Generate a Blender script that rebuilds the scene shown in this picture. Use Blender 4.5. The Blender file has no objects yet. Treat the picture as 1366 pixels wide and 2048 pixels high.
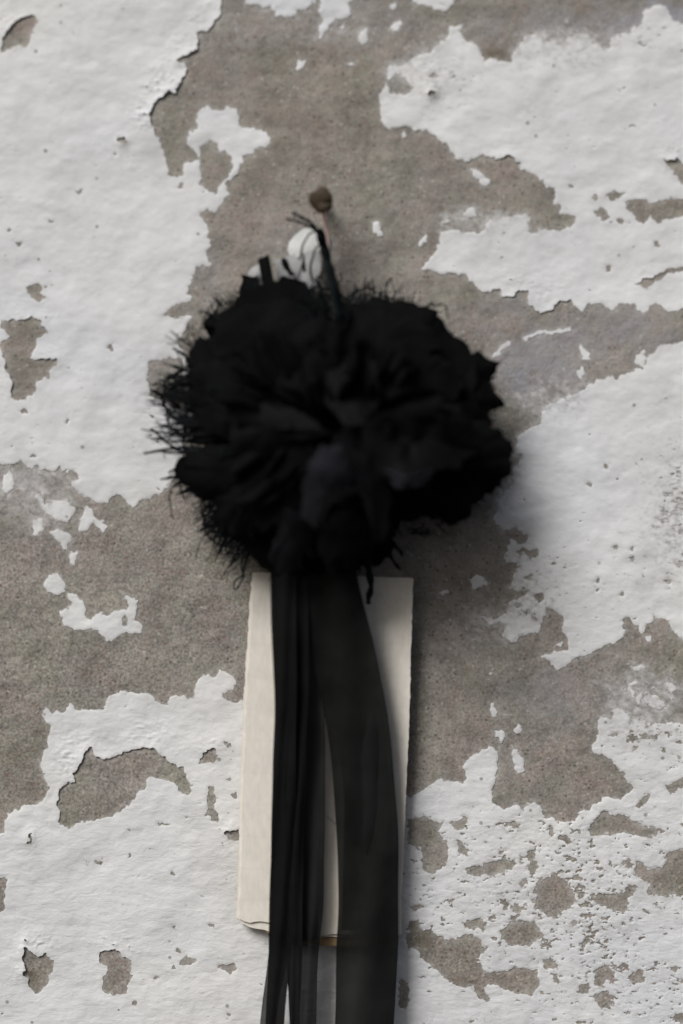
import bpy, math, random
import numpy as np
from mathutils import Vector
from mathutils import noise as mnoise

S = bpy.context.scene
COL = S.collection
R = math.radians
# ------------------------------------------------------------------ camera
PITCH = R(6.0); DIST = 1.0; FH = 0.41            # 0.41 m of wall fills the frame height
cam_d = bpy.data.cameras.new('camera'); cam = bpy.data.objects.new('camera', cam_d); COL.objects.link(cam)
cam.location = (0, -DIST*math.cos(PITCH), DIST*math.sin(PITCH))
cam.rotation_euler = (R(90) - PITCH, 0, 0)
cam_d.sensor_fit = 'VERTICAL'; cam_d.sensor_height = 36; cam_d.sensor_width = 24
cam_d.lens = 36*DIST/FH
cam_d.clip_start = 0.01; cam_d.clip_end = 100
cam_d.dof.use_dof = True; cam_d.dof.focus_distance = 1.018; cam_d.dof.aperture_fstop = 2.4
cam_d.dof.aperture_blades = 0
S.camera = cam
# ------------------------------------------------------------------ light: bright overcast from the upper left
LD = Vector((0.66, 1.0, -1.08)).normalized()     # the way the light travels
elev = math.asin(-LD.z); azim = math.atan2(-LD.x, -LD.y)
W = bpy.data.worlds.new("World"); S.world = W; W.use_nodes = True
nt = W.node_tree; nt.nodes.clear()
sky = nt.nodes.new('ShaderNodeTexSky'); sky.sky_type = 'NISHITA'; sky.sun_disc = False
sky.sun_elevation = elev; sky.sun_rotation = azim % (2*math.pi); sky.dust_density = 4; sky.ozone_density = 1.0
bg = nt.nodes.new('ShaderNodeBackground'); bg.inputs[1].default_value = 0.08
wo = nt.nodes.new('ShaderNodeOutputWorld')
nt.links.new(sky.outputs[0], bg.inputs[0]); nt.links.new(bg.outputs[0], wo.inputs[0])
sd = bpy.data.lights.new('sun', 'SUN'); sd.energy = 3.6; sd.angle = R(25); sd.color = (0.99, 0.992, 1.0)
so = bpy.data.objects.new('sun', sd); COL.objects.link(so)
so.rotation_euler = LD.to_track_quat('-Z', 'Y').to_euler(); so.location = (-0.5, -1, 1)
S.view_settings.view_transform = 'Standard'; S.view_settings.look = 'None'
S.view_settings.exposure = -0.36; S.view_settings.gamma = 1; S.view_settings.use_curve_mapping = False

# ------------------------------------------------------------------ helpers
CP = np.array(cam.location); FW = np.array([0, math.cos(PITCH), -math.sin(PITCH)])
UP = np.array([0, math.sin(PITCH), math.cos(PITCH)])
def at(px, py, d=0.0):
    """wall-space point seen at photo pixel (px,py), d metres in front of the wall plane"""
    px = np.asarray(px, float); py = np.asarray(py, float); d = np.asarray(d, float)
    a = (px-683)/2048*FH; b = -(py-1024)/2048*FH
    dx = a; dy = FW[1]*DIST + UP[1]*b; dz = FW[2]*DIST + UP[2]*b
    t = (-d - CP[1])/dy
    return np.stack([dx*t, CP[1]+dy*t, CP[2]+dz*t], -1)
def V(px, py, d=0.0): return Vector(at(px, py, d).tolist())

def tag(o, label=None, cat=None, group=None, kind=None):
    if label: o['label'] = label
    if cat: o['category'] = cat
    if group: o['group'] = group
    if kind: o['kind'] = kind
    return o
def empty(name, loc):
    o = bpy.data.objects.new(name, None); o.location = loc; o.empty_display_size = 0.02; COL.objects.link(o); return o
def link(name, me, mat, parent=None):
    o = bpy.data.objects.new(name, me); me.materials.append(mat) if not me.materials else None
    COL.objects.link(o)
    if parent is not None:
        o.parent = parent
        if parent.type == 'EMPTY' or True:
            off = parent_world(parent)
            o.location = -off
    return o
def parent_world(p):
    v = Vector(p.location)
    while p.parent is not None:
        p = p.parent; v = v + Vector(p.location)
    return v
def big_mesh(name, verts, polys, smooth=None):
    """polys: list of (K,n) int arrays"""
    me = bpy.data.meshes.new(name)
    polys = [p for p in polys if len(p)]
    me.vertices.add(len(verts)); me.vertices.foreach_set('co', np.asarray(verts, np.float32).ravel())
    nl = sum(p.size for p in polys); nf = sum(len(p) for p in polys)
    me.loops.add(nl); me.polygons.add(nf)
    me.loops.foreach_set('vertex_index', np.concatenate([p.ravel() for p in polys]).astype(np.int32))
    tot = np.concatenate([np.full(len(p), p.shape[1], np.int32) for p in polys])
    me.polygons.foreach_set('loop_start', np.concatenate([[0], np.cumsum(tot)[:-1]]).astype(np.int32))
    me.polygons.foreach_set('loop_total', tot)
    me.polygons.foreach_set('use_smooth', np.ones(nf, bool) if smooth is None else smooth)
    me.update(calc_edges=True)
    return me
class MB:
    def __init__(s): s.v = []; s.f = []
    def tube(s, pts, r, n=4, caps=True):
        pts = [Vector(p) for p in pts]; m = len(pts)
        rr = r if isinstance(r, (list, tuple)) else [r]*m
        base = len(s.v); ref = Vector((0.31, -0.87, 0.38))
        for i, p in enumerate(pts):
            t = (pts[min(i+1, m-1)] - pts[max(i-1, 0)])
            if t.length < 1e-9: t = Vector((0, 0, 1))
            t.normalize(); a = t.cross(ref)
            if a.length < 0.1: a = t.cross(Vector((1, 0, 0)))
            a.normalize(); b = t.cross(a)
            for k in range(n):
                g = 2*math.pi*k/n
                s.v.append(p + (a*math.cos(g) + b*math.sin(g))*rr[i])
        for i in range(m-1):
            for k in range(n):
                k2 = (k+1) % n
                s.f.append((base+i*n+k, base+i*n+k2, base+(i+1)*n+k2, base+(i+1)*n+k))
        if caps:
            s.f.append(tuple(base+k for k in range(n))[::-1]); s.f.append(tuple(base+(m-1)*n+k for k in range(n)))
    def grid(s, fn, nu, nv):
        base = len(s.v)
        for i in range(nu+1):
            for j in range(nv+1): s.v.append(Vector(fn(i/nu, j/nv)))
        for i in range(nu):
            for j in range(nv):
                a = base+i*(nv+1)+j; s.f.append((a, a+1, a+nv+2, a+nv+1))
    def build(s, name, mat, parent=None, smooth=True):
        me = bpy.data.meshes.new(name); me.from_pydata([tuple(v) for v in s.v], [], s.f)
        if smooth: me.polygons.foreach_set('use_smooth', [True]*len(me.polygons))
        me.update(); return link(name, me, mat, parent)

# numpy value noise
def lattice(seed, n=64): return np.random.RandomState(seed).rand(n, n).astype(np.float32)
def vnoise(x, y, seed):
    L = lattice(seed); n = L.shape[0]
    xi = np.floor(x).astype(int); yi = np.floor(y).astype(int)
    fx = (x-xi).astype(np.float32); fy = (y-yi).astype(np.float32)
    fx = fx*fx*fx*(fx*(fx*6-15)+10); fy = fy*fy*fy*(fy*(fy*6-15)+10)
    a = L[xi % n, yi % n]; b = L[(xi+1) % n, yi % n]; c = L[xi % n, (yi+1) % n]; d = L[(xi+1) % n, (yi+1) % n]
    return (a*(1-fx)+b*fx)*(1-fy) + (c*(1-fx)+d*fx)*fy - 0.5
def fbm(x, y, seed, octv=4, gain=0.5):
    s = 0; a = 1.0
    for o in range(octv):
        c, q = math.cos(o*1.1+seed), math.sin(o*1.1+seed)
        s = s + a*vnoise((x*c-y*q)*2**o + 17.3*o, (x*q+y*c)*2**o + 5.1*o, seed+o*31); a *= gain
    return s

# ------------------------------------------------------------------ materials
def mat(name, base=(0.5, 0.5, 0.5), rough=0.8, spec=0.3):
    m = bpy.data.materials.new(name); m.use_nodes = True; t = m.node_tree
    b = t.nodes['Principled BSDF']; b.inputs['Base Color'].default_value = (*base, 1)
    b.inputs['Roughness'].default_value = rough; b.inputs['Specular IOR Level'].default_value = spec
    return m, t, b
def node(t, typ, **kw):
    n = t.nodes.new(typ)
    for k, v in kw.items(): setattr(n, k, v)
    return n
def noise_n(t, co, scale, detail=4, rough=0.55, dist=0.0, stretch=None):
    if stretch:
        mp = node(t, 'ShaderNodeMapping'); mp.inputs['Scale'].default_value = stretch
        t.links.new(co, mp.inputs[0]); co = mp.outputs[0]
    n = node(t, 'ShaderNodeTexNoise'); n.inputs['Scale'].default_value = scale
    n.inputs['Detail'].default_value = detail; n.inputs['Roughness'].default_value = rough
    n.inputs['Distortion'].default_value = dist
    t.links.new(co, n.inputs['Vector']); return n.outputs['Fac']
def ramp(t, src, stops):
    r = node(t, 'ShaderNodeValToRGB'); e = r.color_ramp.elements
    while len(e) < len(stops): e.new(0.5)
    for el, (p, c) in zip(e, stops):
        el.position = p; el.color = (*c, 1) if len(c) == 3 else c
    t.links.new(src, r.inputs[0]); return r.outputs[0]
def mix(t, fac, a, b, mode='MIX'):
    n = node(t, 'ShaderNodeMix', data_type='RGBA', blend_type=mode)
    for s_, v in ((n.inputs['Factor'], fac), (n.inputs['A'], a), (n.inputs['B'], b)):
        if isinstance(v, (int, float)): s_.default_value = v
        elif isinstance(v, tuple): s_.default_value = (*v, 1)
        else: t.links.new(v, s_)
    return n.outputs['Result']
def g3(v): return (v, v, v)
def bump(t, b, heights):
    prev = None
    for h, dist, st in heights:
        n = node(t, 'ShaderNodeBump'); n.inputs['Distance'].default_value = dist; n.inputs['Strength'].default_value = st
        t.links.new(h, n.inputs['Height'])
        if prev: t.links.new(prev, n.inputs['Normal'])
        prev = n.outputs[0]
    t.links.new(prev, b.inputs['Normal'])

def make_plaster():
    m, t, b = mat('bare_plaster', rough=0.95, spec=0.15)
    co = node(t, 'ShaderNodeTexCoord').outputs['Object']
    big = noise_n(t, co, 9, 5, 0.6, 0.3)
    mid = noise_n(t, co, 90, 5, 0.7)
    fine = noise_n(t, co, 900, 3, 0.7)
    c = ramp(t, big, [(0.3, (0.258, 0.235, 0.200)), (0.5, (0.276, 0.256, 0.225)), (0.72, (0.284, 0.268, 0.248))])
    c = mix(t, 1.0, c, ramp(t, mid, [(0.28, g3(0.68)), (0.5, g3(1.0)), (0.75, g3(1.25))]), 'MULTIPLY')
    cs = node(t, 'ShaderNodeAttribute', attribute_name='coarse').outputs['Fac']
    c = mix(t, 1.0, c, mix(t, cs, ramp(t, fine, [(0.3, g3(0.84)), (0.5, g3(1.0)), (0.72, g3(1.15))]), ramp(t, fine, [(0.3, g3(0.56)), (0.5, g3(1.0)), (0.72, g3(1.46))])), 'MULTIPLY')
    trowel = noise_n(t, co, 22, 5, 0.6, 1.2, (1, 1, 2.2))
    c = mix(t, 1.0, c, ramp(t, trowel, [(0.3, (0.86, 0.86, 0.84)), (0.5, g3(1.0)), (0.7, (1.13, 1.12, 1.12))]), 'MULTIPLY')
    # reddish and pale grains of sand
    vo = node(t, 'ShaderNodeTexVoronoi'); vo.inputs['Scale'].default_value = 640; t.links.new(co, vo.inputs['Vector'])
    sp = node(t, 'ShaderNodeSeparateColor'); t.links.new(vo.outputs['Color'], sp.inputs[0])
    small = ramp(t, vo.outputs['Distance'], [(0.25, g3(1)), (0.5, g3(0))])
    pale = mix(t, 1.0, ramp(t, sp.outputs[0], [(0.90, g3(0)), (0.96, g3(0.55))]), small, 'MULTIPLY')
    red = mix(t, 1.0, ramp(t, sp.outputs[1], [(0.84, g3(0)), (0.95, g3(0.6))]), small, 'MULTIPLY')
    dark = mix(t, 1.0, ramp(t, sp.outputs[2], [(0.82, g3(0)), (0.95, g3(0.65))]), small, 'MULTIPLY')
    c = mix(t, pale, c, (0.50, 0.48, 0.44)); c = mix(t, red, c, (0.25, 0.16, 0.13)); c = mix(t, dark, c, (0.09, 0.085, 0.07))
    hue = noise_n(t, co, 38, 4, 0.65, 0.5)
    c = mix(t, 1.0, c, ramp(t, hue, [(0.3, (0.97, 1.0, 0.92)), (0.5, g3(1.0)), (0.7, (1.06, 0.98, 0.97))]), 'MULTIPLY')
    at_ = node(t, 'ShaderNodeAttribute', attribute_name='wash')
    c = mix(t, at_.outputs['Fac'], c, mix(t, mid, (0.26, 0.255, 0.27), (0.36, 0.355, 0.37)))
    st = node(t, 'ShaderNodeAttribute', attribute_name='stain')
    c = mix(t, st.outputs['Fac'], c, (0.11, 0.085, 0.05))
    # thin remains of limewash caught on the high grains
    film = noise_n(t, co, 55, 6, 0.75)
    rs = node(t, 'ShaderNodeAttribute', attribute_name='residue').outputs['Fac']
    c = mix(t, rs, c, (0.56, 0.55, 0.54))
    fl = mix(t, 1.0, ramp(t, film, [(0.60, g3(0)), (0.72, g3(0.45))]), ramp(t, fine, [(0.42, g3(0)), (0.6, g3(1))]), 'MULTIPLY')
    c = mix(t, fl, c, (0.42, 0.41, 0.40))
    t.links.new(c, b.inputs['Base Color'])
    bump(t, b, [(mid, 0.0006, 0.6), (noise_n(t, co, 420, 4, 0.75), 0.0006, 0.8), (vo.outputs['Distance'], 0.0002, 0.4)])
    return m
def make_paint():
    m, t, b = mat('white_limewash', rough=0.85, spec=0.25)
    co = node(t, 'ShaderNodeTexCoord').outputs['Object']
    big = noise_n(t, co, 7, 4, 0.55, 0.4)
    c = ramp(t, big, [(0.3, (0.67, 0.685, 0.70)), (0.5, (0.70, 0.705, 0.70)), (0.7, (0.735, 0.73, 0.705))])
    mid = noise_n(t, co, 60, 6, 0.65, 0.0, (1, 1, 1.6))
    c = mix(t, 1.0, c, ramp(t, mid, [(0.25, g3(0.86)), (0.5, g3(1.0)), (0.8, g3(1.05))]), 'MULTIPLY')
    # rubbed thin places where the plaster greys the paint
    thin = noise_n(t, co, 26, 8, 0.72, 0.2)
    c = mix(t, ramp(t, thin, [(0.62, g3(0)), (0.80, g3(0.55))]), c, (0.42, 0.42, 0.41))
    # pin holes and pits
    vo = node(t, 'ShaderNodeTexVoronoi'); vo.inputs['Scale'].default_value = 300; t.links.new(co, vo.inputs['Vector'])
    sp = node(t, 'ShaderNodeSeparateColor'); t.links.new(vo.outputs['Color'], sp.inputs[0])
    pit = mix(t, 1.0, ramp(t, sp.outputs[0], [(0.975, g3(0)), (0.985, g3(.8))]), ramp(t, vo.outputs['Distance'], [(0.16, g3(1)), (0.30, g3(0))]), 'MULTIPLY')
    c = mix(t, pit, c, (0.22, 0.21, 0.19))
    t.links.new(c, b.inputs['Base Color'])
    tn = node(t, 'ShaderNodeAttribute', attribute_name='thin').outputs['Fac']
    c = mix(t, tn, c, (0.36, 0.345, 0.325)); t.links.new(c, b.inputs['Base Color'])
    lump0 = noise_n(t, co, 190, 4, 0.6, 0.3, (0.75, 1, 1.5))
    sx = node(t, 'ShaderNodeSeparateXYZ'); t.links.new(co, sx.inputs[0])
    mr = node(t, 'ShaderNodeMapRange'); t.links.new(sx.outputs['Z'], mr.inputs['Value'])
    for k, v in (('From Min', 0.05), ('From Max', -0.14), ('To Min', 0.12), ('To Max', 1.15)): mr.inputs[k].default_value = v
    ml = node(t, 'ShaderNodeMath', operation='MULTIPLY'); t.links.new(lump0, ml.inputs[0]); t.links.new(mr.outputs[0], ml.inputs[1]); lump = ml.outputs[0]
    broad = noise_n(t, co, 38, 4, 0.55, 0.6, (0.7, 1, 1.3))
    bump(t, b, [(broad, 0.0012, 0.15), (lump, 0.0009, 0.5), (noise_n(t, co, 700, 3, 0.65), 0.0002, 0.5)])
    return m
def make_cloth(name, base, rough, spec, alpha=1.0, weave=2200, sheen=0.0):
    m, t, b = mat(name, base, rough, spec)
    b.inputs['Alpha'].default_value = alpha
    b.inputs['Sheen Weight'].default_value = sheen
    co = node(t, 'ShaderNodeTexCoord').outputs['Object']
    n = noise_n(t, co, 55, 5, 0.6)
    c = mix(t, 1.0, base, ramp(t, n, [(0.3, g3(0.6)), (0.7, g3(1.5))]), 'MULTIPLY')
    t.links.new(c, b.inputs['Base Color'])
    w = noise_n(t, co, weave, 2, 0.5, 0, (1, 1, 0.35))
    cr = noise_n(t, co, 130, 3, 0.6, 0.8)
    bump(t, b, [(cr, 0.0008, 0.35), (w, 0.0002, 0.3)])
    return m
def make_card():
    m, t, b = mat('cream_paper', rough=0.8, spec=0.2)
    co = node(t, 'ShaderNodeTexCoord').outputs['Object']
    n = noise_n(t, co, 16, 5, 0.6, 0.4)
    c = ramp(t, n, [(0.3, (0.69, 0.645, 0.56)), (0.55, (0.76, 0.72, 0.645)), (0.75, (0.745, 0.69, 0.625))])
    f = noise_n(t, co, 500, 3, 0.6, 0, (1, 1, 0.4))
    c = mix(t, 1.0, c, ramp(t, f, [(0.3, g3(0.93)), (0.7, g3(1.05))]), 'MULTIPLY')
    w = node(t, 'ShaderNodeTexWave', wave_type='BANDS', bands_direction='Z'); w.inputs['Scale'].default_value = 24
    w.inputs['Distortion'].default_value = 1.5; w.inputs['Detail'].default_value = 2; t.links.new(co, w.inputs['Vector'])
    c = mix(t, ramp(t, w.outputs['Fac'], [(0.0, g3(0.06)), (0.04, g3(0))]), c, (0.40, 0.36, 0.30))
    t.links.new(c, b.inputs['Base Color'])
    bump(t, b, [(noise_n(t, co, 35, 3), 0.0015, 0.4), (f, 0.0001, 0.5)])
    return m
M_PLASTER = make_plaster(); M_PAINT = make_paint(); M_CARD = make_card()
M_KRAFT = make_cloth('brown_card', (0.36, 0.25, 0.14), 0.85, 0.2, weave=700)
M_SATIN = make_cloth('black_satin', (0.0036, 0.0036, 0.0046), 0.60, 0.13)
M_SATIN2 = make_cloth('charcoal_satin', (0.0027, 0.0027, 0.0029), 0.7, 0.08)
M_DULL = make_cloth('black_cotton', (0.0030, 0.0031, 0.0032), 0.9, 0.06)
M_LACE = make_cloth('black_lace_thread', (0.004, 0.006, 0.0065), 0.8, 0.1)
M_TULLE = make_cloth('black_tulle', (0.005, 0.005, 0.005), 0.8, 0.1, alpha=0.5)
M_RIB = make_cloth('black_ribbon', (0.0095, 0.0100, 0.0090), 0.75, 0.10, alpha=0.975)
M_SHEER = make_cloth('black_organza', (0.0100, 0.0105, 0.0102), 0.75, 0.10, alpha=0.88)
M_LINING = make_cloth('white_lining', (0.52, 0.53, 0.515), 0.8, 0.2)
M_LINING2 = make_cloth('grey_white_lining', (0.34, 0.345, 0.34), 0.8, 0.2)
M_PINK = make_cloth('pale_pink_cord', (0.50, 0.38, 0.34), 0.7, 0.2)
M_RIBL = make_cloth('black_ribbon_dense', (0.0042, 0.0044, 0.0044), 0.75, 0.10, alpha=0.985)
M_PALE = make_cloth('blue_black_satin', (0.0150, 0.0150, 0.0200), 0.6, 0.2)
M_RUST = make_cloth('rusty_iron', (0.040, 0.027, 0.013), 0.7, 0.4)

# ------------------------------------------------------------------ the wall: where the paint still holds (traced outlines, photo pixels)
WHITE = [
 # upper left sheet
 [(-400,-400),(448,-400),(448,0),(440,35),(425,55),(412,62),(398,62),(393,80),(390,100),(370,108),(352,122),(373,130),(372,145),(360,165),(352,180),(335,178),(322,195),(305,215),(298,225),(300,240),(310,265),(325,300),(333,325),(335,350),(365,352),(370,330),(385,322),(400,325),(395,312),(380,300),(372,285),(378,270),(392,258),(397,235),(405,215),(415,212),(430,220),(445,220),(455,213),(470,220),(477,240),(480,250),(500,257),(520,262),(541,280),(535,290),(510,300),(483,311),(478,335),(472,349),(452,364),(459,390),(442,403),(431,422),(399,424),(407,446),(414,472),(421,492),(415,508),(428,532),(409,529),(388,538),(386,563),(372,589),(388,597),(381,606),(348,609),(329,628),(354,638),(385,631),(388,637),(369,655),(357,683),(400,800),(356,928),(348,954),(333,969),(318,988),(285,1003),(266,1018),(255,1010),(247,995),(232,986),(221,990),(214,1003),(200,1004),(187,997),(161,988),(144,971),(146,962),(161,958),(154,947),(139,947),(131,950),(124,935),(109,943),(75,935),(56,937),(49,920),(42,916),(36,928),(0,924),(-400,930)],
 [(69,986),(80,984),(92,1010),(110,1000),(135,997),(143,1012),(150,1024),(143,1030),(130,1040),(110,1038),(90,1024)],
 [(64,1045),(68,1039),(82,1038),(83,1060),(66,1065)],
 [(165,1024),(160,1045),(155,1064),(170,1062),(185,1050),(200,1055),(205,1060),(213,1050),(205,1042),(192,1035),(187,1024),(187,1015),(170,1010)],
 [(100,1064),(110,1060),(140,1064),(141,1080),(134,1085),(140,1105),(130,1102),(124,1085),(110,1078)],
 [(142,1110),(148,1103),(157,1108),(155,1120),(148,1131),(141,1128)],
 [(100,1148),(110,1145),(122,1155),(128,1165),(133,1185),(115,1190),(95,1185),(82,1175),(93,1162)],
 [(138,1184),(155,1184),(160,1200),(170,1215),(173,1235),(180,1240),(200,1228),(215,1232),(235,1222),(250,1218),(258,1208),(253,1200),(252,1193),(262,1195),(278,1200),(277,1220),(273,1242),(287,1250),(285,1268),(268,1268),(255,1265),(240,1270),(225,1281),(215,1275),(195,1262),(180,1258),(155,1260),(135,1250),(122,1233),(120,1222),(140,1212),(148,1205),(138,1192)],
 # lower left sheet
 [(81,1429),(92,1416),(100,1418),(109,1429),(131,1427),(139,1410),(145,1410),(152,1423),(206,1421),(214,1395),(240,1386),(277,1386),(304,1391),(322,1410),(334,1416),(345,1393),(352,1390),(360,1395),(386,1397),(392,1369),(405,1350),(416,1343),(427,1350),(431,1354),(444,1341),(461,1350),(472,1367),(465,1370),(446,1384),(454,1399),(476,1410),(487,1403),(560,1400),(700,1500),(817,1598),(846,1584),(862,1569),(883,1557),(904,1563),(928,1567),(933,1557),(924,1536),(935,1515),(966,1496),(978,1492),(993,1504),(993,1536),(984,1573),(989,1606),(1011,1621),(1032,1609),(1047,1625),(1057,1606),(1069,1600),(1082,1611),(1094,1635),(1119,1642),(1152,1642),(1161,1619),(1173,1625),(1190,1604),(1214,1596),(1239,1600),(1264,1580),(1252,1561),(1236,1536),(1221,1515),(1188,1507),(1182,1489),(1195,1481),(1197,1436),(1206,1433),(1225,1436),(1229,1418),(1248,1414),(1266,1429),(1289,1436),(1293,1448),(1334,1444),(1366,1448),(1800,1450),(1800,2500),(-400,2500),(-400,1700),(0,1667),(11,1660),(6,1645),(15,1626),(37,1618),(67,1609),(90,1596),(94,1573),(90,1551),(84,1536),(81,1528),(90,1504),(97,1485),(105,1451),(92,1440)],
 # top
 [(492,0),(495,6),(517,11),(536,19),(543,8),(551,30),(566,39),(584,36),(588,21),(611,17),(631,4),(640,-150),(470,-150)],
 [(641,0),(641,26),(644,38),(637,64),(637,77),(648,75),(657,49),(667,32),(689,36),(701,28),(697,11),(706,0),(720,-150),(645,-150)],
 [(675,56),(682,49),(689,56),(682,63)],[(715,80),(722,60),(730,58),(738,72),(735,88),(725,90)],
 [(780,52),(790,40),(803,40),(802,52),(792,58)],[(782,18),(788,8),(797,12),(792,22)],[(696,128),(704,121),(712,123),(704,130)],
 [(587,138),(598,122),(612,120),(610,132),(598,138)],
 [(828,4),(843,11),(873,17),(892,22),(907,8),(910,0),(900,-150),(840,-150)],
 # upper right
 [(759,187),(762,217),(768,247),(776,259),(802,259),(809,251),(821,255),(854,262),(903,300),(910,319),(936,322),(963,313),(981,319),(1004,317),(1015,307),(1034,319),(1041,345),(1064,352),(1083,356),(1090,375),(1109,375),(1105,405),(1116,409),(1120,427),(1135,429),(1150,431),(1146,453),(1116,465),(1086,461),(1060,465),(1058,446),(1053,427),(1034,431),(1011,435),(978,435),(959,465),(929,465),(903,461),(882,469),(875,490),(864,514),(843,538),(880,551),(903,546),(933,549),(955,572),(966,583),(1000,581),(1008,594),(1026,591),(1036,578),(1058,579),(1056,606),(1079,626),(1094,621),(1116,602),(1139,600),(1154,617),(1165,621),(1180,602),(1203,606),(1225,623),(1240,609),(1270,611),(1278,626),(1293,624),(1308,606),(1323,608),(1338,626),(1366,617),(1500,610),(1800,600),(1800,40),(1366,49),(1345,37),(1330,11),(1304,7),(1285,22),(1281,49),(1259,64),(1251,60),(1225,75),(1214,94),(1184,82),(1176,64),(1139,72),(1100,84),(1068,70),(1049,75),(1030,100),(1018,122),(1004,128),(985,118),(970,124),(964,104),(955,90),(944,90),(929,84),(921,64),(929,45),(899,52),(896,79),(869,94),(843,112),(817,124),(802,135),(783,131),(772,146),(780,165)],
 [(940,340),(950,338),(965,350),(980,362),(975,372),(965,375),(955,360),(943,352)],[(800,272),(808,264),(812,276),(805,282)],
 [(880,441),(895,436),(905,441),(890,446)],[(928,430),(938,418),(950,425),(955,437),(935,438)],
 [(745,450),(755,445),(762,462),(770,470),(760,477),(748,465)],[(836,485),(850,465),(852,478),(842,492)],
 [(988,710),(1013,678),(1020,682),(1010,696),(996,712)],[(1045,675),(1080,664),(1140,653),(1138,663),(1080,672),(1048,680)],
 [(1155,690),(1160,684),(1176,705),(1176,722),(1165,722),(1160,705)],[(1156,742),(1165,734),(1172,746),(1163,757)],
 [(1266,715),(1280,704),(1290,718),(1284,732),(1268,728)],
 # right middle
 [(1800,670),(1366,682),(1338,684),(1319,696),(1296,707),(1285,737),(1251,752),(1236,759),(1206,756),(1173,767),(1169,782),(1131,793),(1094,812),(1086,831),(1079,846),(1056,864),(1038,872),(1034,887),(1038,917),(1023,935),(1023,962),(1008,980),(1000,1007),(989,1035),(993,1046),(1015,1058),(1030,1050),(1041,1061),(1058,1073),(1056,1086),(1038,1091),(1019,1080),(1008,1121),(1034,1127),(1030,1151),(1015,1178),(1060,1181),(1015,1208),(1012,1230),(985,1236),(955,1232),(978,1247),(996,1243),(1015,1256),(1004,1271),(1023,1290),(1041,1275),(1079,1264),(1090,1238),(1098,1215),(1124,1226),(1131,1238),(1124,1256),(1133,1286),(1139,1303),(1079,1311),(1098,1324),(1113,1335),(1131,1331),(1150,1313),(1184,1307),(1206,1290),(1251,1273),(1255,1260),(1246,1245),(1255,1238),(1274,1249),(1281,1268),(1293,1249),(1311,1241),(1309,1230),(1338,1240),(1345,1264),(1366,1283),(1800,1290)],
 [(1285,1400),(1300,1388),(1320,1390),(1333,1405),(1320,1420),(1300,1415)],[(1270,1337),(1280,1328),(1288,1338),(1277,1345)],
 [(1292,1274),(1300,1269),(1308,1273),(1300,1279)],[(1256,1380),(1262,1364),(1275,1366),(1266,1375),(1268,1392)],
 [(1268,1398),(1282,1380),(1286,1392),(1276,1412)],[(1330,1370),(1342,1364),(1350,1378),(1338,1388)],
 [(987,1410),(994,1410),(993,1434),(982,1434)],[(1024,1460),(1032,1448),(1043,1455),(1040,1468)],[(1004,1426),(1020,1428),(1025,1432),(1008,1431)],
 [(989,1461),(1005,1461),(1009,1475),(1000,1492),(993,1488)],[(1026,1496),(1035,1496),(1050,1525),(1050,1545),(1040,1550),(1025,1545)],
 [(940,1160),(955,1152),(975,1160),(978,1172),(966,1168),(955,1182),(945,1178)],[(880,1186),(900,1180),(902,1188),(888,1193)],
 [(1108,1290),(1120,1287),(1122,1292),(1112,1295)],[(978,1352),(986,1346),(990,1350),(980,1358)],
 [(3,970),(5,948),(18,940),(26,960),(31,978),(18,984),(8,982)],
]
SMALL = [(50,820,7),(135,840,5),(222,695,7),(303,830,5),(298,872,4),(315,885,5),(69,915,4),(160,382,7),(362,370,6),(37,488,6),(22,462,5),(100,440,4),(200,1722,6),(356,1905,6),(348,1937,6),(311,1953,5),(347,1851,4),(423,1850,6),(347,1747,4),(50,1883,4),(460,1560,4),(472,1588,7),(449,1485,5),(459,1493,6),(264,1661,4),(246,284,9),(230,310,5),(270,2003,5),(460,2032,4),(1150,1490,4),(1194,1159,5),(1246,1187,6),(1265,1118,7),(1265,1100,5),(1230,1095,5),(1192,1178,5),(1340,1160,6),(1330,1505,6),(1310,1476,8),(1290,1470,9),(1268,1480,12),(1230,1470,6)]
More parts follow.
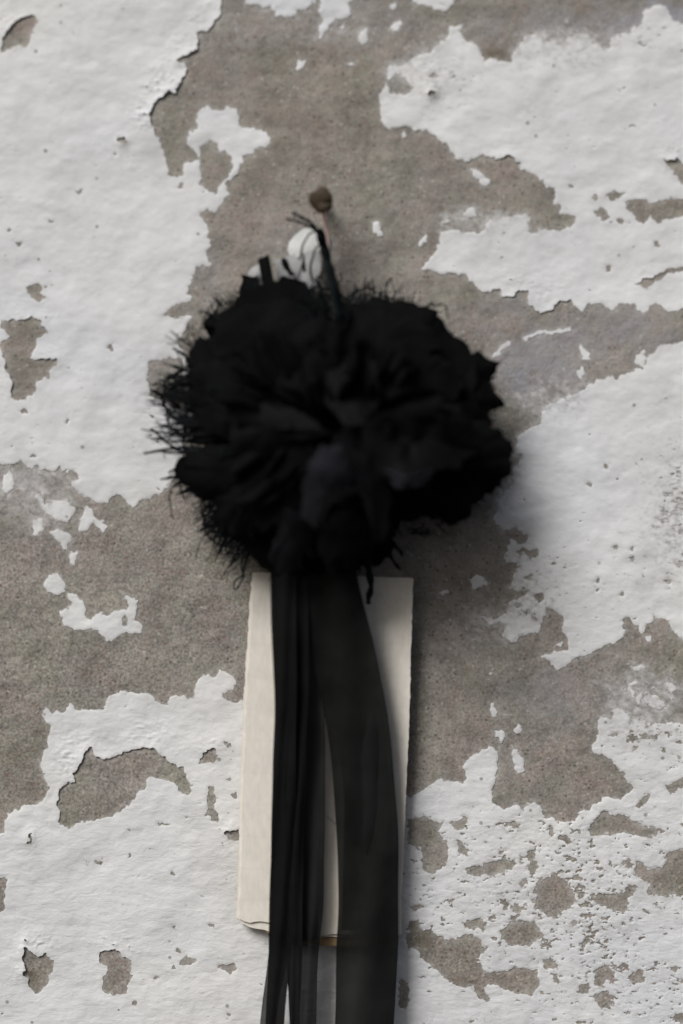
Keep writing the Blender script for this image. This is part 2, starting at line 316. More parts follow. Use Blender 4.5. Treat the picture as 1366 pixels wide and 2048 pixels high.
HOLES = [[(x+q*math.cos(k*1.05)*(1.25 if k % 2 else .8), y+q*math.sin(k*1.05)*.75) for k in range(6)] for x, y, q in SMALL] + [
 [(4,103),(9,71),(30,45),(49,34),(71,28),(79,43),(69,60),(69,73),(49,90),(34,90),(15,99)],
 [(400,322),(401,300),(412,286),(424,282),(434,290),(436,304),(450,302),(460,312),(462,335),(455,356),(440,372),(428,388),(416,386),(402,370),(398,345)],
 [(55,573),(65,566),(80,572),(88,592),(80,604),(65,596)],
 [(6,639),(22,637),(30,643),(64,634),(79,647),(97,666),(75,677),(73,696),(60,714),(67,722),(86,720),(112,712),(112,729),(94,744),(96,757),(71,763),(71,782),(56,799),(17,795),(22,771),(17,752),(7,711),(0,688),(8,682),(21,673),(7,658)],
 [(293,740),(300,722),(325,714),(350,718),(365,720),(375,810),(325,808),(303,790),(300,770)],
 [(157,1536),(161,1522),(172,1504),(184,1498),(191,1511),(217,1517),(244,1511),(270,1500),(307,1496),(319,1507),(337,1522),(352,1536),(367,1536),(371,1555),(384,1562),(386,1581),(379,1592),(364,1585),(349,1566),(326,1557),(311,1549),(300,1553),(292,1577),(275,1585),(270,1607),(240,1626),(217,1636),(195,1636),(150,1648),(141,1658),(116,1645),(122,1622),(112,1603),(116,1577),(131,1564),(146,1564),(148,1551)],
 [(397,1526),(403,1508),(420,1496),(433,1498),(442,1524)],[(416,1572),(427,1572),(435,1603),(432,1620),(435,1643),(424,1643),(414,1632),(410,1592)],
 [(444,1665),(455,1658),(480,1656),(480,1680),(465,1684)],[(-5,1755),(14,1754),(15,1775),(10,1810),(0,1825),(-15,1825)],
 [(43,1901),(56,1901),(67,1909),(90,1907),(107,1924),(103,1948),(90,1971),(71,1986),(56,1971),(43,1946),(52,1939),(47,1918)],
 [(202,1900),(232,1896),(244,1911),(264,1926),(259,1945),(268,1956),(255,1971),(251,1988),(208,1986),(204,1971),(208,1945),(210,1930),(199,1926)],
 [(362,1922),(372,1910),(388,1920),(376,1930),(364,1932)],[(431,1940),(436,1928),(470,1926),(474,1935),(460,1943),(440,1940)],
 [(243,1241),(252,1234),(262,1240),(256,1250),(246,1248)],[(52,1690),(56,1670),(64,1668),(60,1682),(56,1696)],[(320,1642),(328,1646),(339,1645),(334,1651),(324,1650)],
 [(776,165),(795,150),(815,158),(822,176),(812,190),(796,192),(780,184)],[(852,186),(862,178),(874,184),(872,196),(858,196)],[(857,153),(864,147),(872,151),(866,157)],
 [(1330,319),(1345,318),(1366,330),(1450,350),(1450,385),(1366,368),(1348,348)],
 [(1248,403),(1285,400),(1304,408),(1330,398),(1500,380),(1500,432),(1366,430),(1335,437),(1320,446),(1300,432),(1290,448),(1275,442),(1262,420)],
 [(1212,392),(1228,382),(1248,386),(1240,395),(1222,399)],[(1186,420),(1200,416),(1218,432),(1208,438),(1190,430)],[(1228,440),(1240,436),(1247,445),(1236,450)],[(1183,392),(1190,388),(1195,396),(1188,402)],[(1132,373),(1145,366),(1148,372),(1138,377)],
 [(1274,568),(1304,557),(1334,536),(1366,531),(1500,520),(1500,545),(1366,541),(1345,544),(1319,561),(1293,578)],
 [(1305,690),(1316,690),(1313,705),(1302,704)],[(1210,536),(1218,533),(1220,544),(1212,546)],[(1310,484),(1318,480),(1322,492),(1312,495)],
 [(1203,925),(1216,928),(1218,938),(1208,936)],[(1172,965),(1182,966),(1186,973),(1176,973)],
 [(1028,1102),(1045,1098),(1060,1104),(1080,1100),(1078,1108),(1062,1113),(1045,1108),(1038,1116)],
 [(1064,1190),(1084,1186),(1090,1200),(1080,1212),(1070,1204)],[(1032,1206),(1048,1206),(1044,1217),(1032,1214)],[(1044,1226),(1056,1226),(1052,1236)],[(1062,1234),(1072,1230),(1076,1240),(1066,1242)],[(1050,1154),(1060,1150),(1068,1156),(1058,1160)],
 [(812,1640),(854,1635),(887,1644),(879,1664),(899,1693),(899,1722),(879,1739),(862,1751),(846,1739),(846,1702),(817,1681)],
 [(899,1652),(928,1635),(937,1640),(928,1660),(916,1664)],[(908,1681),(920,1685),(937,1700),(941,1714),(925,1708)],
 [(928,1735),(966,1731),(1007,1714),(1026,1722),(1024,1739),(974,1751),(941,1751)],
 [(1179,1664),(1185,1644),(1206,1627),(1248,1631),(1268,1644),(1314,1660),(1297,1677),(1256,1664),(1239,1664),(1185,1673)],
 [(1117,1681),(1123,1669),(1134,1671),(1144,1685),(1132,1693)],[(1065,1780),(1078,1768),(1107,1747),(1140,1768),(1150,1805),(1132,1822),(1094,1830),(1069,1814)],
 [(1003,1868),(1020,1841),(1069,1841),(1086,1876),(1057,1890),(1015,1892)],
 [(1175,1785),(1194,1789),(1227,1787),(1252,1780),(1260,1768),(1279,1772),(1256,1797),(1260,1809),(1248,1826),(1214,1814),(1181,1801)],
 [(1275,1720),(1297,1739),(1322,1735),(1330,1718),(1366,1693),(1500,1680),(1500,1790),(1366,1789),(1335,1789),(1293,1785),(1301,1764),(1268,1743)],
 [(1246,1727),(1258,1720),(1268,1730),(1258,1740)],
 [(808,1872),(821,1843),(837,1839),(846,1859),(862,1851),(870,1868),(895,1880),(937,1868),(962,1880),(970,1901),(953,1917),(962,1938),(974,1946),(1032,1938),(1078,1938),(1078,1975),(1065,1988),(1032,1988),(999,1971),(966,1971),(978,2000),(962,1996),(945,1975),(912,1971),(883,1950),(850,1926),(837,1901),(817,1897)],
 [(924,1847),(957,1834),(970,1843),(966,1855),(928,1859)],[(1090,1921),(1107,1915),(1119,1934),(1094,1940)],
 [(1190,1950),(1194,1934),(1214,1932),(1231,1950),(1243,1963),(1227,1971),(1214,1959),(1206,1975),(1187,1971)],
 [(1254,1959),(1264,1946),(1283,1948),(1289,1969),(1268,1969)],[(1156,1984),(1165,1967),(1179,1971),(1177,1988)],[(1185,1992),(1214,1984),(1231,2000),(1223,2025),(1198,2013)],
 [(796,1959),(808,1963),(821,1996),(808,2015),(796,2012)],[(1340,2034),(1366,2025),(1480,2020),(1480,2060),(1350,2045)],
 [(1330,1569),(1355,1561),(1366,1553),(1440,1540),(1440,1570),(1366,1577),(1343,1594)],[(1274,1614),(1280,1598),(1297,1586),(1293,1602),(1281,1616)],
 [(1005,1645),(1032,1650),(1036,1664),(1020,1660)],[(814,1806),(834,1806),(850,1812),(838,1818),(818,1812)],[(1094,1655),(1102,1652),(1108,1664),(1102,1674)],
 [(993,1705),(1003,1694),(1010,1700),(1000,1712)],[(1054,1702),(1072,1696),(1068,1716),(1076,1736),(1066,1754),(1056,1742),(1062,1724),(1050,1714)],
 [(996,1800),(1008,1796),(1014,1808),(1006,1816)],[(1022,1812),(1032,1804),(1042,1812),(1036,1828),(1024,1826)],[(1036,1765),(1046,1756),(1056,1766),(1046,1776)],
 [(1152,1790),(1162,1778),(1168,1786),(1160,1798)],[(1168,1880),(1176,1868),(1182,1876),(1174,1890),(1170,1906),(1164,1896)],[(1106,1950),(1114,1944),(1118,1960),(1110,1972)],
 [(1144,1848),(1154,1840),(1156,1852),(1148,1856)],
]
# regions (cx,cy,rx,ry,strength): small flakes gone from the paint
SPECK = [(1130,1790,360,230,0.85),(1300,1990,360,130,0.8),(920,1800,150,200,0.7),(1400,1030,95,150,1.3),(1070,1180,110,120,0.45),(1310,1480,130,90,0.75),(860,180,90,70,0.35),(1100,2060,400,70,0.5),(140,430,140,60,0.18),(1290,60,120,40,0.5),(1230,1180,160,70,0.18),(1180,430,120,40,0.25),(300,1800,300,250,0.10),(440,1560,60,120,0.30)]
# regions where small flakes still cling to the plaster
CLING = [(1050,1380,180,150,0.30),(1290,1380,110,70,0.85),(930,1200,70,80,0.40),(1110,760,140,50,0.40),(1210,60,150,40,0.5),(930,430,70,20,0.5),(100,1010,110,50,0.35),(640,40,200,60,0.15)]

STEP = 2.2; X0, X1, Y0, Y1 = -190, 1560, -190, 2240
NX = int((X1-X0)/STEP)+1; NY = int((Y1-Y0)/STEP)+1
gx = X0 + STEP*np.arange(NX); gy = Y0 + STEP*np.arange(NY)
GX, GY = np.meshgrid(gx, gy)                      # [row, col]
# ragged edges: the outline is looked up at slightly scattered places
WXX = GX + 8*fbm(GX/30, GY/30, 3, 4, 0.6) + 4.5*fbm(GX/8, GY/8, 4, 2, 0.7); WYY = GY + 8*fbm(GX/30, GY/30, 9, 4, 0.6) + 4.5*fbm(GX/8, GY/8, 10, 2, 0.7)
def poly_sd(poly, pad=26):
    P = np.array(poly, float)
    c0 = max(0, int((P[:, 0].min()-pad-X0)/STEP)); c1 = min(NX, int((P[:, 0].max()+pad-X0)/STEP)+2)
    r0 = max(0, int((P[:, 1].min()-pad-Y0)/STEP)); r1 = min(NY, int((P[:, 1].max()+pad-Y0)/STEP)+2)
    if c1 <= c0 or r1 <= r0: return None
    x = WXX[r0:r1, c0:c1].astype(np.float32); y = WYY[r0:r1, c0:c1].astype(np.float32)
    d2 = np.full(x.shape, 1e9, np.float32); ins = np.zeros(x.shape, bool)
    for (ax, ay), (bx, by) in zip(P, np.roll(P, -1, 0)):
        ex, ey = bx-ax, by-ay; L = ex*ex+ey*ey+1e-9
        # distance only near the segment, crossing test on the rows it spans
        a0 = max(0, int((min(ax, bx)-40-X0)/STEP)-c0); a1 = max(0, int((max(ax, bx)+40-X0)/STEP)+1-c0)
        b0 = max(0, int((min(ay, by)-40-Y0)/STEP)-r0); b1 = max(0, int((max(ay, by)+40-Y0)/STEP)+1-r0)
        if a1 > a0 and b1 > b0:
            xs = x[b0:b1, a0:a1]-ax; ys = y[b0:b1, a0:a1]-ay
            if xs.size:
                h = np.clip((xs*ex+ys*ey)/L, 0, 1)
                dd = (xs-h*ex)**2+(ys-h*ey)**2
                d2[b0:b1, a0:a1] = np.minimum(d2[b0:b1, a0:a1], dd)
            ys_ = y[b0:b1]; 
            cond = ((ay > ys_) != (by > ys_))
            if ey != 0: ins[b0:b1] ^= cond & (x[b0:b1] < (ex*(ys_-ay)/ey+ax))
    d = np.minimum(np.sqrt(d2), 25)
    return (r0, r1, c0, c1), np.where(ins, d, -d)
F = np.full(GX.shape, -25, np.float32)
for p in WHITE:
    q = poly_sd(p)
    if q:
        (r0, r1, c0, c1), s_ = q; F[r0:r1, c0:c1] = np.maximum(F[r0:r1, c0:c1], s_)
for p in HOLES:
    q = poly_sd(p)
    if q:
        (r0, r1, c0, c1), s_ = q; F[r0:r1, c0:c1] = np.minimum(F[r0:r1, c0:c1], -s_)
def blobs(lst):
    s_ = np.zeros(GX.shape, np.float32)
    for cx, cy, rx, ry, a in lst:
        s_ = np.maximum(s_, a*np.exp(-(((GX-cx)/rx)**2+((GY-cy)/ry)**2)*1.2).astype(np.float32))
    return s_
spk = blobs(SPECK)
n1 = fbm(GX/24, GY/13, 41, 5, 0.72); n2 = fbm(GX/10, GY/5.5, 57, 3, 0.75)
F = np.minimum(F, (0.98 - 0.70*spk - (n1+0.40*n2))*30)
F = np.minimum(F, (0.90 - 0.46*spk - n2)*20)
F = F + np.where(np.abs(F) < 14, 1, 0)*np.clip(spk, 0, 1)*7.0*fbm(GX/7, GY/4.5, 83, 3, 0.7)
edge = np.exp(-np.abs(F)/9)
clg = blobs(CLING); n3 = fbm(GX/11, GY/9, 73, 4, 0.6)
F = np.maximum(F, (n3 + 0.50*clg - 0.84)*30)
F = np.where(np.abs(F) < 0.02, 0.02, F)

# wall relief (metres towards the camera) shared by plaster and paint
def relief(x, y):
    return 0.0014*fbm(x/210, y/210, 5, 3) + 0.0004*fbm(x/48, y/36, 15, 3)
REL = relief(GX, GY)
thick = 0.00016 + 0.0004*np.clip(fbm(GX/160, GY/160, 29, 3)+0.35, 0, 1)
# lifted edge along the big upper-left sheet and around the deep chips
def near(px, py, r): return np.exp(-((GX-px)**2+(GY-py)**2)/(r*r)).astype(np.float32)
lift = np.zeros(GX.shape, np.float32)
for (a, b_, r_, v) in [(430,40,50,.8),(380,110,50,1.2),(335,180,50,1.6),(300,225,35,1.5),(245,285,14,1.2),(30,50,45,1.0),(60,1900,40,1.4),(48,1940,22,1.6),(230,1900,40,1.0),(160,1520,60,1.0),(300,1495,60,0.9),(420,1495,30,.8),(330,1530,40,0.8),(1030,590,50,0.7),(1110,610,50,.7),(1015,310,30,.8),(455,1660,20,1.2),(60,1675,20,1.2),(60,640,50,.6),(20,760,40,.8),(1345,318,25,1.2),(120,1600,50,.6),(864,186,16,1.2),(1045,840,1,.1),(1300,560,40,.5),(100,720,30,.6)]:
    lift = np.maximum(lift, v*near(a, b_, r_))
H = REL + thick*np.clip(0.55+F/9, 0.4, 1) + 0.0009*lift*np.exp(-np.maximum(F, 0)/14)

# --- marching squares into paint flakes
ins = F > 0
lab = np.zeros(F.shape, np.int32); nlab = 0
# connected pieces by row runs + union find
parent = [0]
def find(a):
    while parent[a] != a: parent[a] = parent[parent[a]]; a = parent[a]
    return a
prev_runs = []
for r in range(NY):
    row = ins[r]; dif = np.diff(np.concatenate([[0], row.astype(np.int8), [0]]))
    st = np.nonzero(dif == 1)[0]; en = np.nonzero(dif == -1)[0]; runs = []
    j = 0
    for s_, e_ in zip(st, en):
        parent.append(len(parent)); k = len(parent)-1
        while j < len(prev_runs) and prev_runs[j][1] <= s_: j += 1
        jj = j
        while jj < len(prev_runs) and prev_runs[jj][0] < e_:
            a, b_ = find(prev_runs[jj][2]), find(k)
            if a != b_: parent[max(a, b_)] = min(a, b_)
            jj += 1
        lab[r, s_:e_] = k; runs.append((s_, e_, k))
    prev_runs = runs
root = np.array([find(i) for i in range(len(parent))]); lab = root[lab]

P3 = at(GX, GY, H).reshape(-1, 3)
nid = np.arange(NX*NY).reshape(NY, NX)
Fi = F
c00, c01, c11, c10 = ins[:-1, :-1], ins[:-1, 1:], ins[1:, 1:], ins[1:, :-1]
cnt = c00.astype(int)+c01+c11+c10
full = cnt == 4
rr, cc = np.nonzero(full)
quads = np.stack([nid[rr, cc], nid[rr+1, cc], nid[rr+1, cc+1], nid[rr, cc+1]], 1); qlab = lab[rr, cc]
extra_v = []; ev = {}
def crossing(ra, ca, rb, cb):
    key = (ra, ca, rb, cb) if (ra, ca) < (rb, cb) else (rb, cb, ra, ca)
    i = ev.get(key)
    if i is None:
        f0, f1 = Fi[key[0], key[1]], Fi[key[2], key[3]]; t_ = min(0.97, max(0.03, f0/(f0-f1)))
        ax, ay = gx[key[1]], gy[key[0]]; bx, by = gx[key[3]], gy[key[2]]
        h = H[key[0], key[1]]*(1-t_)+H[key[2], key[3]]*t_; rl = REL[key[0], key[1]]*(1-t_)+REL[key[2], key[3]]*t_
        i = len(extra_v); extra_v.append((ax+(bx-ax)*t_, ay+(by-ay)*t_, h, rl)); ev[key] = i
    return NX*NY + i
tri, t_lab, q2, q2_lab, pen, pen_lab, seg, seg_lab = [], [], [], [], [], [], [], []
for r, c in zip(*np.nonzero((cnt > 0) & ~full)):
    cor = [(r, c), (r+1, c), (r+1, c+1), (r, c+1)]; inn = [ins[q] for q in cor]
    if cnt[r, c] == 2 and inn[0] == inn[2]:
        for k in range(4):
            if inn[k]:
                a, nx_, pv = cor[k], cor[(k+1) % 4], cor[k-1]
                v1 = crossing(*a, *nx_); v0 = crossing(*pv, *a)
                tri.append((v0, nid[a], v1)); t_lab.append(lab[a]); seg.append((v1, v0)); seg_lab.append(lab[a])
        continue
    poly = []; out = None; enter = None; L_ = 0
    for k in range(4):
        a, b_ = cor[k], cor[(k+1) % 4]
        if inn[k]: poly.append(nid[a]); L_ = lab[a]
        if inn[k] != inn[(k+1) % 4]:
            v = crossing(*a, *b_); poly.append(v)
            if inn[k]: out = v
            else: enter = v
    seg.append((out, enter)); seg_lab.append(L_)
    if len(poly) == 3: tri.append(poly); t_lab.append(L_)
    elif len(poly) == 4: q2.append(poly); q2_lab.append(L_)
    else: pen.append(poly); pen_lab.append(L_)
EV = np.array(extra_v)
VALL = np.concatenate([P3, at(EV[:, 0], EV[:, 1], EV[:, 2])]); 
LOW = at(EV[:, 0], EV[:, 1], EV[:, 3]-0.0006)
def A(l, n): return np.array(l, int).reshape(-1, n)
groups = {4: (np.concatenate([quads, A(q2, 4)]), np.concatenate([qlab, np.array(q2_lab, int)])), 3: (A(tri, 3), np.array(t_lab, int)), 5: (A(pen, 5), np.array(pen_lab, int))}
seg = A(seg, 2); seg_lab = np.array(seg_lab, int)
labs, sizes = np.unique(np.concatenate([g[1] for g in groups.values()]), return_counts=True)
order = labs[np.argsort(-sizes)]; srt = dict(zip(labs.tolist(), sizes.tolist()))
named = [l for l in order if srt[int(l)] >= 10][:280]
rank = np.full(len(parent), len(named), int)
for i, l in enumerate(named): rank[l] = i

# the wall itself: bare plaster, one sheet a little larger than the view
PSTEP = 4
pgx = np.arange(-500, 1870, PSTEP); pgy = np.arange(-450, 2500, PSTEP)
PX, PY = np.meshgrid(pgx, pgy)
PH = relief(PX, PY) + 0.00022*fbm(PX/13, PY/13, 91, 3)
pv = at(PX, PY, PH).reshape(-1, 3); pn = np.arange(pv.shape[0]).reshape(PX.shape)
pf = np.stack([pn[:-1, :-1], pn[1:, :-1], pn[1:, 1:], pn[:-1, 1:]], -1).reshape(-1, 4)
wm = big_mesh('wall', pv, [pf])
def pblob(lst, nz=0.0):
    s_ = np.zeros(PX.shape)
    for cx, cy, rx, ry, a in lst: s_ = np.maximum(s_, a*np.exp(-(((PX-cx)/rx)**2+((PY-cy)/ry)**2)**1.5))
    return s_
wash = pblob([(1075,735,85,75,0.85),(1230,670,120,55,0.6),(1010,640,60,50,.4),(820,170,60,50,.5),(1150,60,190,45,0.45),(1300,40,110,60,.8),(1340,1050,80,120,.8),(560,480,60,60,.12),(1290,1390,90,40,.6),(1110,1390,120,60,.25),(40,960,60,30,.3),(700,40,180,50,.15),(400,560,40,60,.35),(330,760,50,60,.25)])
wash = np.clip(wash*(1+1.4*fbm(PX/40, PY/40, 61, 4)), 0, 1)
stain = pblob([(999,112,34,20,0.75),(1030,140,12,28,.45),(560,135,16,20,.25),(62,1960,14,18,.6),(836,1880,26,30,.35),(1130,1684,12,10,.5)])
stain = np.clip(stain*(1+1.2*fbm(PX/16, PY/16, 67, 3)), 0, 1)
ci = np.clip(((PX-X0)/STEP).round().astype(int), 0, NX-1); ri = np.clip(((PY-Y0)/STEP).round().astype(int), 0, NY-1)
PF = F[ri, ci]; soft = pblob([(1130,85,120,45,1.0),(860,130,90,60,.7),(1290,1400,110,60,.9),(970,1250,70,70,.8),(1345,1040,70,150,1.0),(1150,1790,360,230,.12),(60,990,100,70,.8),(560,60,200,50,.4),(1100,800,90,50,.9),(960,440,120,30,.8),(1020,960,50,120,.8)])
residue = np.clip((0.75+1.2*fbm(PX/9, PY/7, 111, 3, .7))*np.exp(PF/(5+16*soft))*(0.3+0.8*soft), 0, 1)*(PF < 1)
coarse = np.clip(pblob([(180,1300,520,330,1.0),(60,1700,500,500,.9),(1100,1450,420,260,.5),(1150,1900,600,260,.7)])*1.3, 0, 1)
for nm, arr in (('wash', wash), ('stain', stain), ('residue', residue), ('coarse', coarse)):
    a_ = wm.attributes.new(nm, 'FLOAT', 'POINT'); a_.data.foreach_set('value', arr.astype(np.float32).ravel())
wall = link('wall', wm, M_PLASTER)
tag(wall, 'weathered grey plaster wall with white limewash flaking off in ragged sheets', 'wall', kind='structure')

# paint flakes: each island of paint its own part of the wall
grp_sorted = {}
for n, (fa, la) in groups.items():
    rk = rank[la]; o_ = np.argsort(rk, kind='stable'); grp_sorted[n] = (fa[o_], rk[o_])
srk = rank[seg_lab]; o_ = np.argsort(srk, kind='stable'); seg_s, srk = seg[o_], srk[o_]
softg = blobs([(1130,100,140,60,1.0),(860,150,100,80,.8),(1290,1430,110,70,.9),(1050,1190,90,100,.8),(1345,1040,80,160,1.0),(1150,1790,380,260,.35),(60,990,100,70,.6),(1100,810,110,40,.9),(960,450,120,30,.7),(1030,960,50,120,.6),(270,310,60,45,.55)])
TH = np.clip((0.5+1.4*fbm(GX/10, GY/7, 121, 3, .7))*np.exp(-np.maximum(F, 0)/(3.5+12*softg))*(0.3+0.8*softg), 0, 0.9)
TH = np.maximum(TH, np.clip(near(300, 300, 36)*0.35+near(205, 350, 26)*.16, 0, 1))
THALL = np.concatenate([TH.ravel(), np.zeros(len(extra_v))])
for (ra, ca, rb, cb), i_ in ev.items(): THALL[NX*NY+i_] = max(TH[ra, ca], TH[rb, cb])
remap = np.full(len(VALL), -1, int)
for i in range(len(named)+1):
    fs = {}
    for n, (fa, rk) in grp_sorted.items():
        a, b_ = np.searchsorted(rk, i), np.searchsorted(rk, i+1); fs[n] = fa[a:b_]
    a, b_ = np.searchsorted(srk, i), np.searchsorted(srk, i+1); sg = seg_s[a:b_]
    used = np.unique(np.concatenate([f_.ravel() for f_ in fs.values()]))
    if not len(used): continue
    remap[used] = np.arange(len(used)); nv = len(used)
    polys = [remap[f_] for f_ in fs.values() if len(f_)]
    su, inv = np.unique(sg.ravel(), return_inverse=True); inv = inv.reshape(-1, 2); k = len(su)
    verts = np.concatenate([VALL[used], VALL[su], LOW[su-NX*NY]])
    ntop = sum(len(p) for p in polys)
    skirt = np.stack([nv+inv[:, 1], nv+inv[:, 0], nv+k+inv[:, 0], nv+k+inv[:, 1]], 1)
    # order: tops first then skirts
    last = i == len(named)
    me = big_mesh('paint_flakes' if last else 'paint_sheet', verts, polys+[skirt])
    a_ = me.attributes.new('thin', 'FLOAT', 'POINT'); a_.data.foreach_set('value', np.concatenate([THALL[used], THALL[su], THALL[su]]).astype(np.float32))
    o = link('paint_specks' if last else 'paint_flake', me, M_PAINT, wall)
    if last: tag(o, kind='stuff')

# ------------------------------------------------------------------ nail
def make_nail():
    b0 = V(640, 398, 0.0); tip = V(641, 401, 0.024)
    root_ = empty('nail', b0)
    tag(root_, 'rusty brown nail sticking out of the bare plaster above the black flower', 'nail')
    sh = MB(); ax = (tip-b0)
    sh.tube([b0-ax*0.2, b0+ax*0.4, b0+ax*0.95, tip], [0.0017, 0.0017, 0.0017, 0.0017], 12); sh.build('shank', M_RUST, root_)
    hd = MB(); u = ax.normalized()
    hd.tube([tip-u*0.0010, tip-u*0.0004, tip, tip+u*0.0008, tip+u*0.0014, tip+u*0.0017], [0.0021, 0.0036, 0.0045, 0.0046, 0.0036, 0.0018], 22)
    hd.v = [v+mnoise.noise_vector(v*330)*0.0019+mnoise.noise_vector(v*1100)*0.0008 for v in hd.v]; hd.build('nail_head', M_RUST, root_)
make_nail()

# ------------------------------------------------------------------ card
def fill_outline(name, pts, d0, th, m_, parent, jag=0.8, seed=1, bend=None):
    rnd = random.Random(seed); P_ = []
    n = len(pts)
    for i in range(n):
        a, b_ = pts[i], pts[(i+1) % n]; L = math.hypot(b_[0]-a[0], b_[1]-a[1]); k = max(1, int(L/7))
        for j in range(k):
            t_ = j/k; P_.append((a[0]+(b_[0]-a[0])*t_+rnd.uniform(-jag, jag), a[1]+(b_[1]-a[1])*t_+rnd.uniform(-jag, jag)))
    import bmesh
    bm = bmesh.new(); vs = [bm.verts.new((x, y, 0)) for x, y in P_]; f = bm.faces.new(vs)
    bmesh.ops.triangulate(bm, faces=[f])
    for z in range(1120, 1900, 26):
        bmesh.ops.bisect_plane(bm, geom=bm.verts[:]+bm.edges[:]+bm.faces[:], plane_co=(0, z+0.37, 0), plane_no=(0, 1, 0))
    for z in range(480, 830, 30):
        bmesh.ops.bisect_plane(bm, geom=bm.verts[:]+bm.edges[:]+bm.faces[:], plane_co=(z+0.37, 0, 0), plane_no=(1, 0, 0))
    bot = bm.faces[:]
    ret = bmesh.ops.extrude_face_region(bm, geom=bot)
    top = [g for g in ret['geom'] if isinstance(g, bmesh.types.BMVert)]; tops = set(top)
    for v in bm.verts:
        x, y = v.co.x, v.co.y
        dd = d0 + (bend(x, y) if bend else 0) + (th if v in tops else 0)
        v.co = V(x, y, dd)
    bmesh.ops.recalc_face_normals(bm, faces=bm.faces[:])
    me = bpy.data.meshes.new(name); bm.to_mesh(me); bm.free()
    return link(name, me, m_, parent)
def make_card_strip():
    root_ = empty('card_strip', V(640, 1870, 0.003))
    tag(root_, 'tall narrow strip of cream card with torn brown bottom edge behind the black ribbons', 'card')
    L_ = [(503,1145),(498,1206),(494,1280),(489,1347),(486,1406),(483,1489),(480,1550),(478,1600),(477,1692),(474,1784),(471,1834)]
    Rt = [(803,1868),(803,1800),(806,1750),(811,1620),(816,1500),(820,1400),(822,1300),(825,1200),(827,1157)]
    def bend(x, y):
        return 0.0009*math.sin((x-480)/110) + 0.0006*math.sin(y/140) + 0.0022*max(0, (x-740)/70)**1.5 + 0.0012*max(0, (1260-y)/120)
    fill_outline('backing', [(p[0]+4, p[1]+3) for p in L_] + [(488,1850),(502,1856),(520,1860),(538,1867),(600,1880),(634,1890),(676,1893),(740,1890),(797,1884)] + [(p[0]-5, p[1]+4) for p in Rt], 0.0034, 0.0012, M_KRAFT, root_, 1.2, 3, bend)
    fill_outline('under_sheet', [(p[0]+1, p[1]) for p in L_] + [(484,1846),(500,1855),(520,1858),(545,1866),(600,1872),(640,1874),(680,1874),(796,1874)] + [(p[0]-2, p[1]) for p in Rt], 0.0049, 0.0006, M_CARD, root_, 1.2, 5, bend)
    fill_outline('front_sheet', [(p[0]+7, p[1]+1) for p in L_] + [(479,1838),(488,1843),(500,1845),(520,1842),(545,1846),(600,1862),(652,1872),(664,1868),(690,1869),(760,1870)] + Rt, 0.0058, 0.0007, M_CARD, root_, 0.9, 7, bend)
make_card_strip()

# ------------------------------------------------------------------ flower
rosette = empty('fabric_flower', V(670, 850, 0.006))
tag(rosette, 'large ragged black fabric and lace flower with long black ribbon tails hanging on the wall', 'fabric flower')
rng = random.Random(11)
CX, CY = 668, 850
def fd(d): return d*1.32+0.004     # how far the cloth stands off the wall
def nz(p, s=1.0): return mnoise.noise(Vector(p)*s)

class Petal:
    """surface from base to tip; d = metres in front of the wall"""
    def __init__(s, bx, by, bd, tx, ty, td, hw, arch=0.008, cup=0.25, ruf=0.003, k=5, roll=0.0, seed=0, shape=0.75):
        s.B = V(bx, by, fd(bd)); s.T = V(tx, ty, fd(td)); s.hw = hw*FH/2048; s.arch = arch; s.cup = cup; s.ruf = ruf; s.k = k; s.seed = seed; s.shape = shape
        ax = (s.T-s.B); n = Vector((0, -1, 0)); s.side = ax.cross(n).normalized()
        s.n = s.side.cross(ax).normalized()
        if s.n.y > 0: s.n = -s.n
        c, q = math.cos(roll), math.sin(roll)
        s.side, s.n = s.side*c + s.n*q, s.n*c - s.side*q
        s.tipjag = [random.Random(seed*7+i).uniform(-1, 1) for i in range(64)]
    def tipu(s, v, amt=0.06):
        j = (v*0.5+0.5)*30; i = int(j); f = j-i
        return 1 - 0.20*abs(v)**2.5 + amt*(s.tipjag[i % 64]*(1-f)+s.tipjag[(i+1) % 64]*f)
    def pt(s, u, v):
        w = s.hw*(0.16+0.84*max(0, min(u, 1.3))**s.shape)*(1-0.25*max(0, u-0.7)/0.3)
        p = s.B.lerp(s.T, u) + s.n*(s.arch*math.sin(math.pi*min(u, 1.0)*0.92))
        p = p + s.side*(v*w)
        r = s.ruf*u*u*math.sin(s.k*v+s.seed*1.7) + s.ruf*0.6*u*math.sin(s.k*1.9*v+s.seed)
        p = p + s.n*(s.cup*w*v*v + r)
        q = p*70 + Vector((s.seed*3.1, 0, 0))
        p = p + mnoise.noise_vector(q)*0.0016*min(1, u*2)
        return p
def satin_petal(P, m_=None, fray=10, jag=0.05, nu=20, nv=22, name='petal', tabs=0.0):
    mb = MB()
    def fn(a, b_):
        v = b_*2-1; return P.pt(a*P.tipu(v, jag), v)
    mb.grid(fn, nu, nv)
    o = mb.build(name, m_ or M_DULL, rosette)
    if fray:
        r_ = random.Random(P.seed+99); fb = MB()
        for _ in range(fray):
            v = r_.uniform(-1, 1); u0 = P.tipu(v, jag)-0.02; L = r_.uniform(0.03, 0.12)
            dv = r_.uniform(-0.12, 0.12); pts = [P.pt(u0+L*k/3, v+dv*(k/3)**1.5)+mnoise.noise_vector(Vector((v*9, k*0.6, P.seed)))*0.0009*k for k in range(4)]
            fb.tube(pts, [0.00018, 0.00016, 0.00014, 0.0001], 3)
        tag(fb.build('frayed_edge', M_LACE, o), kind='stuff')
    return o
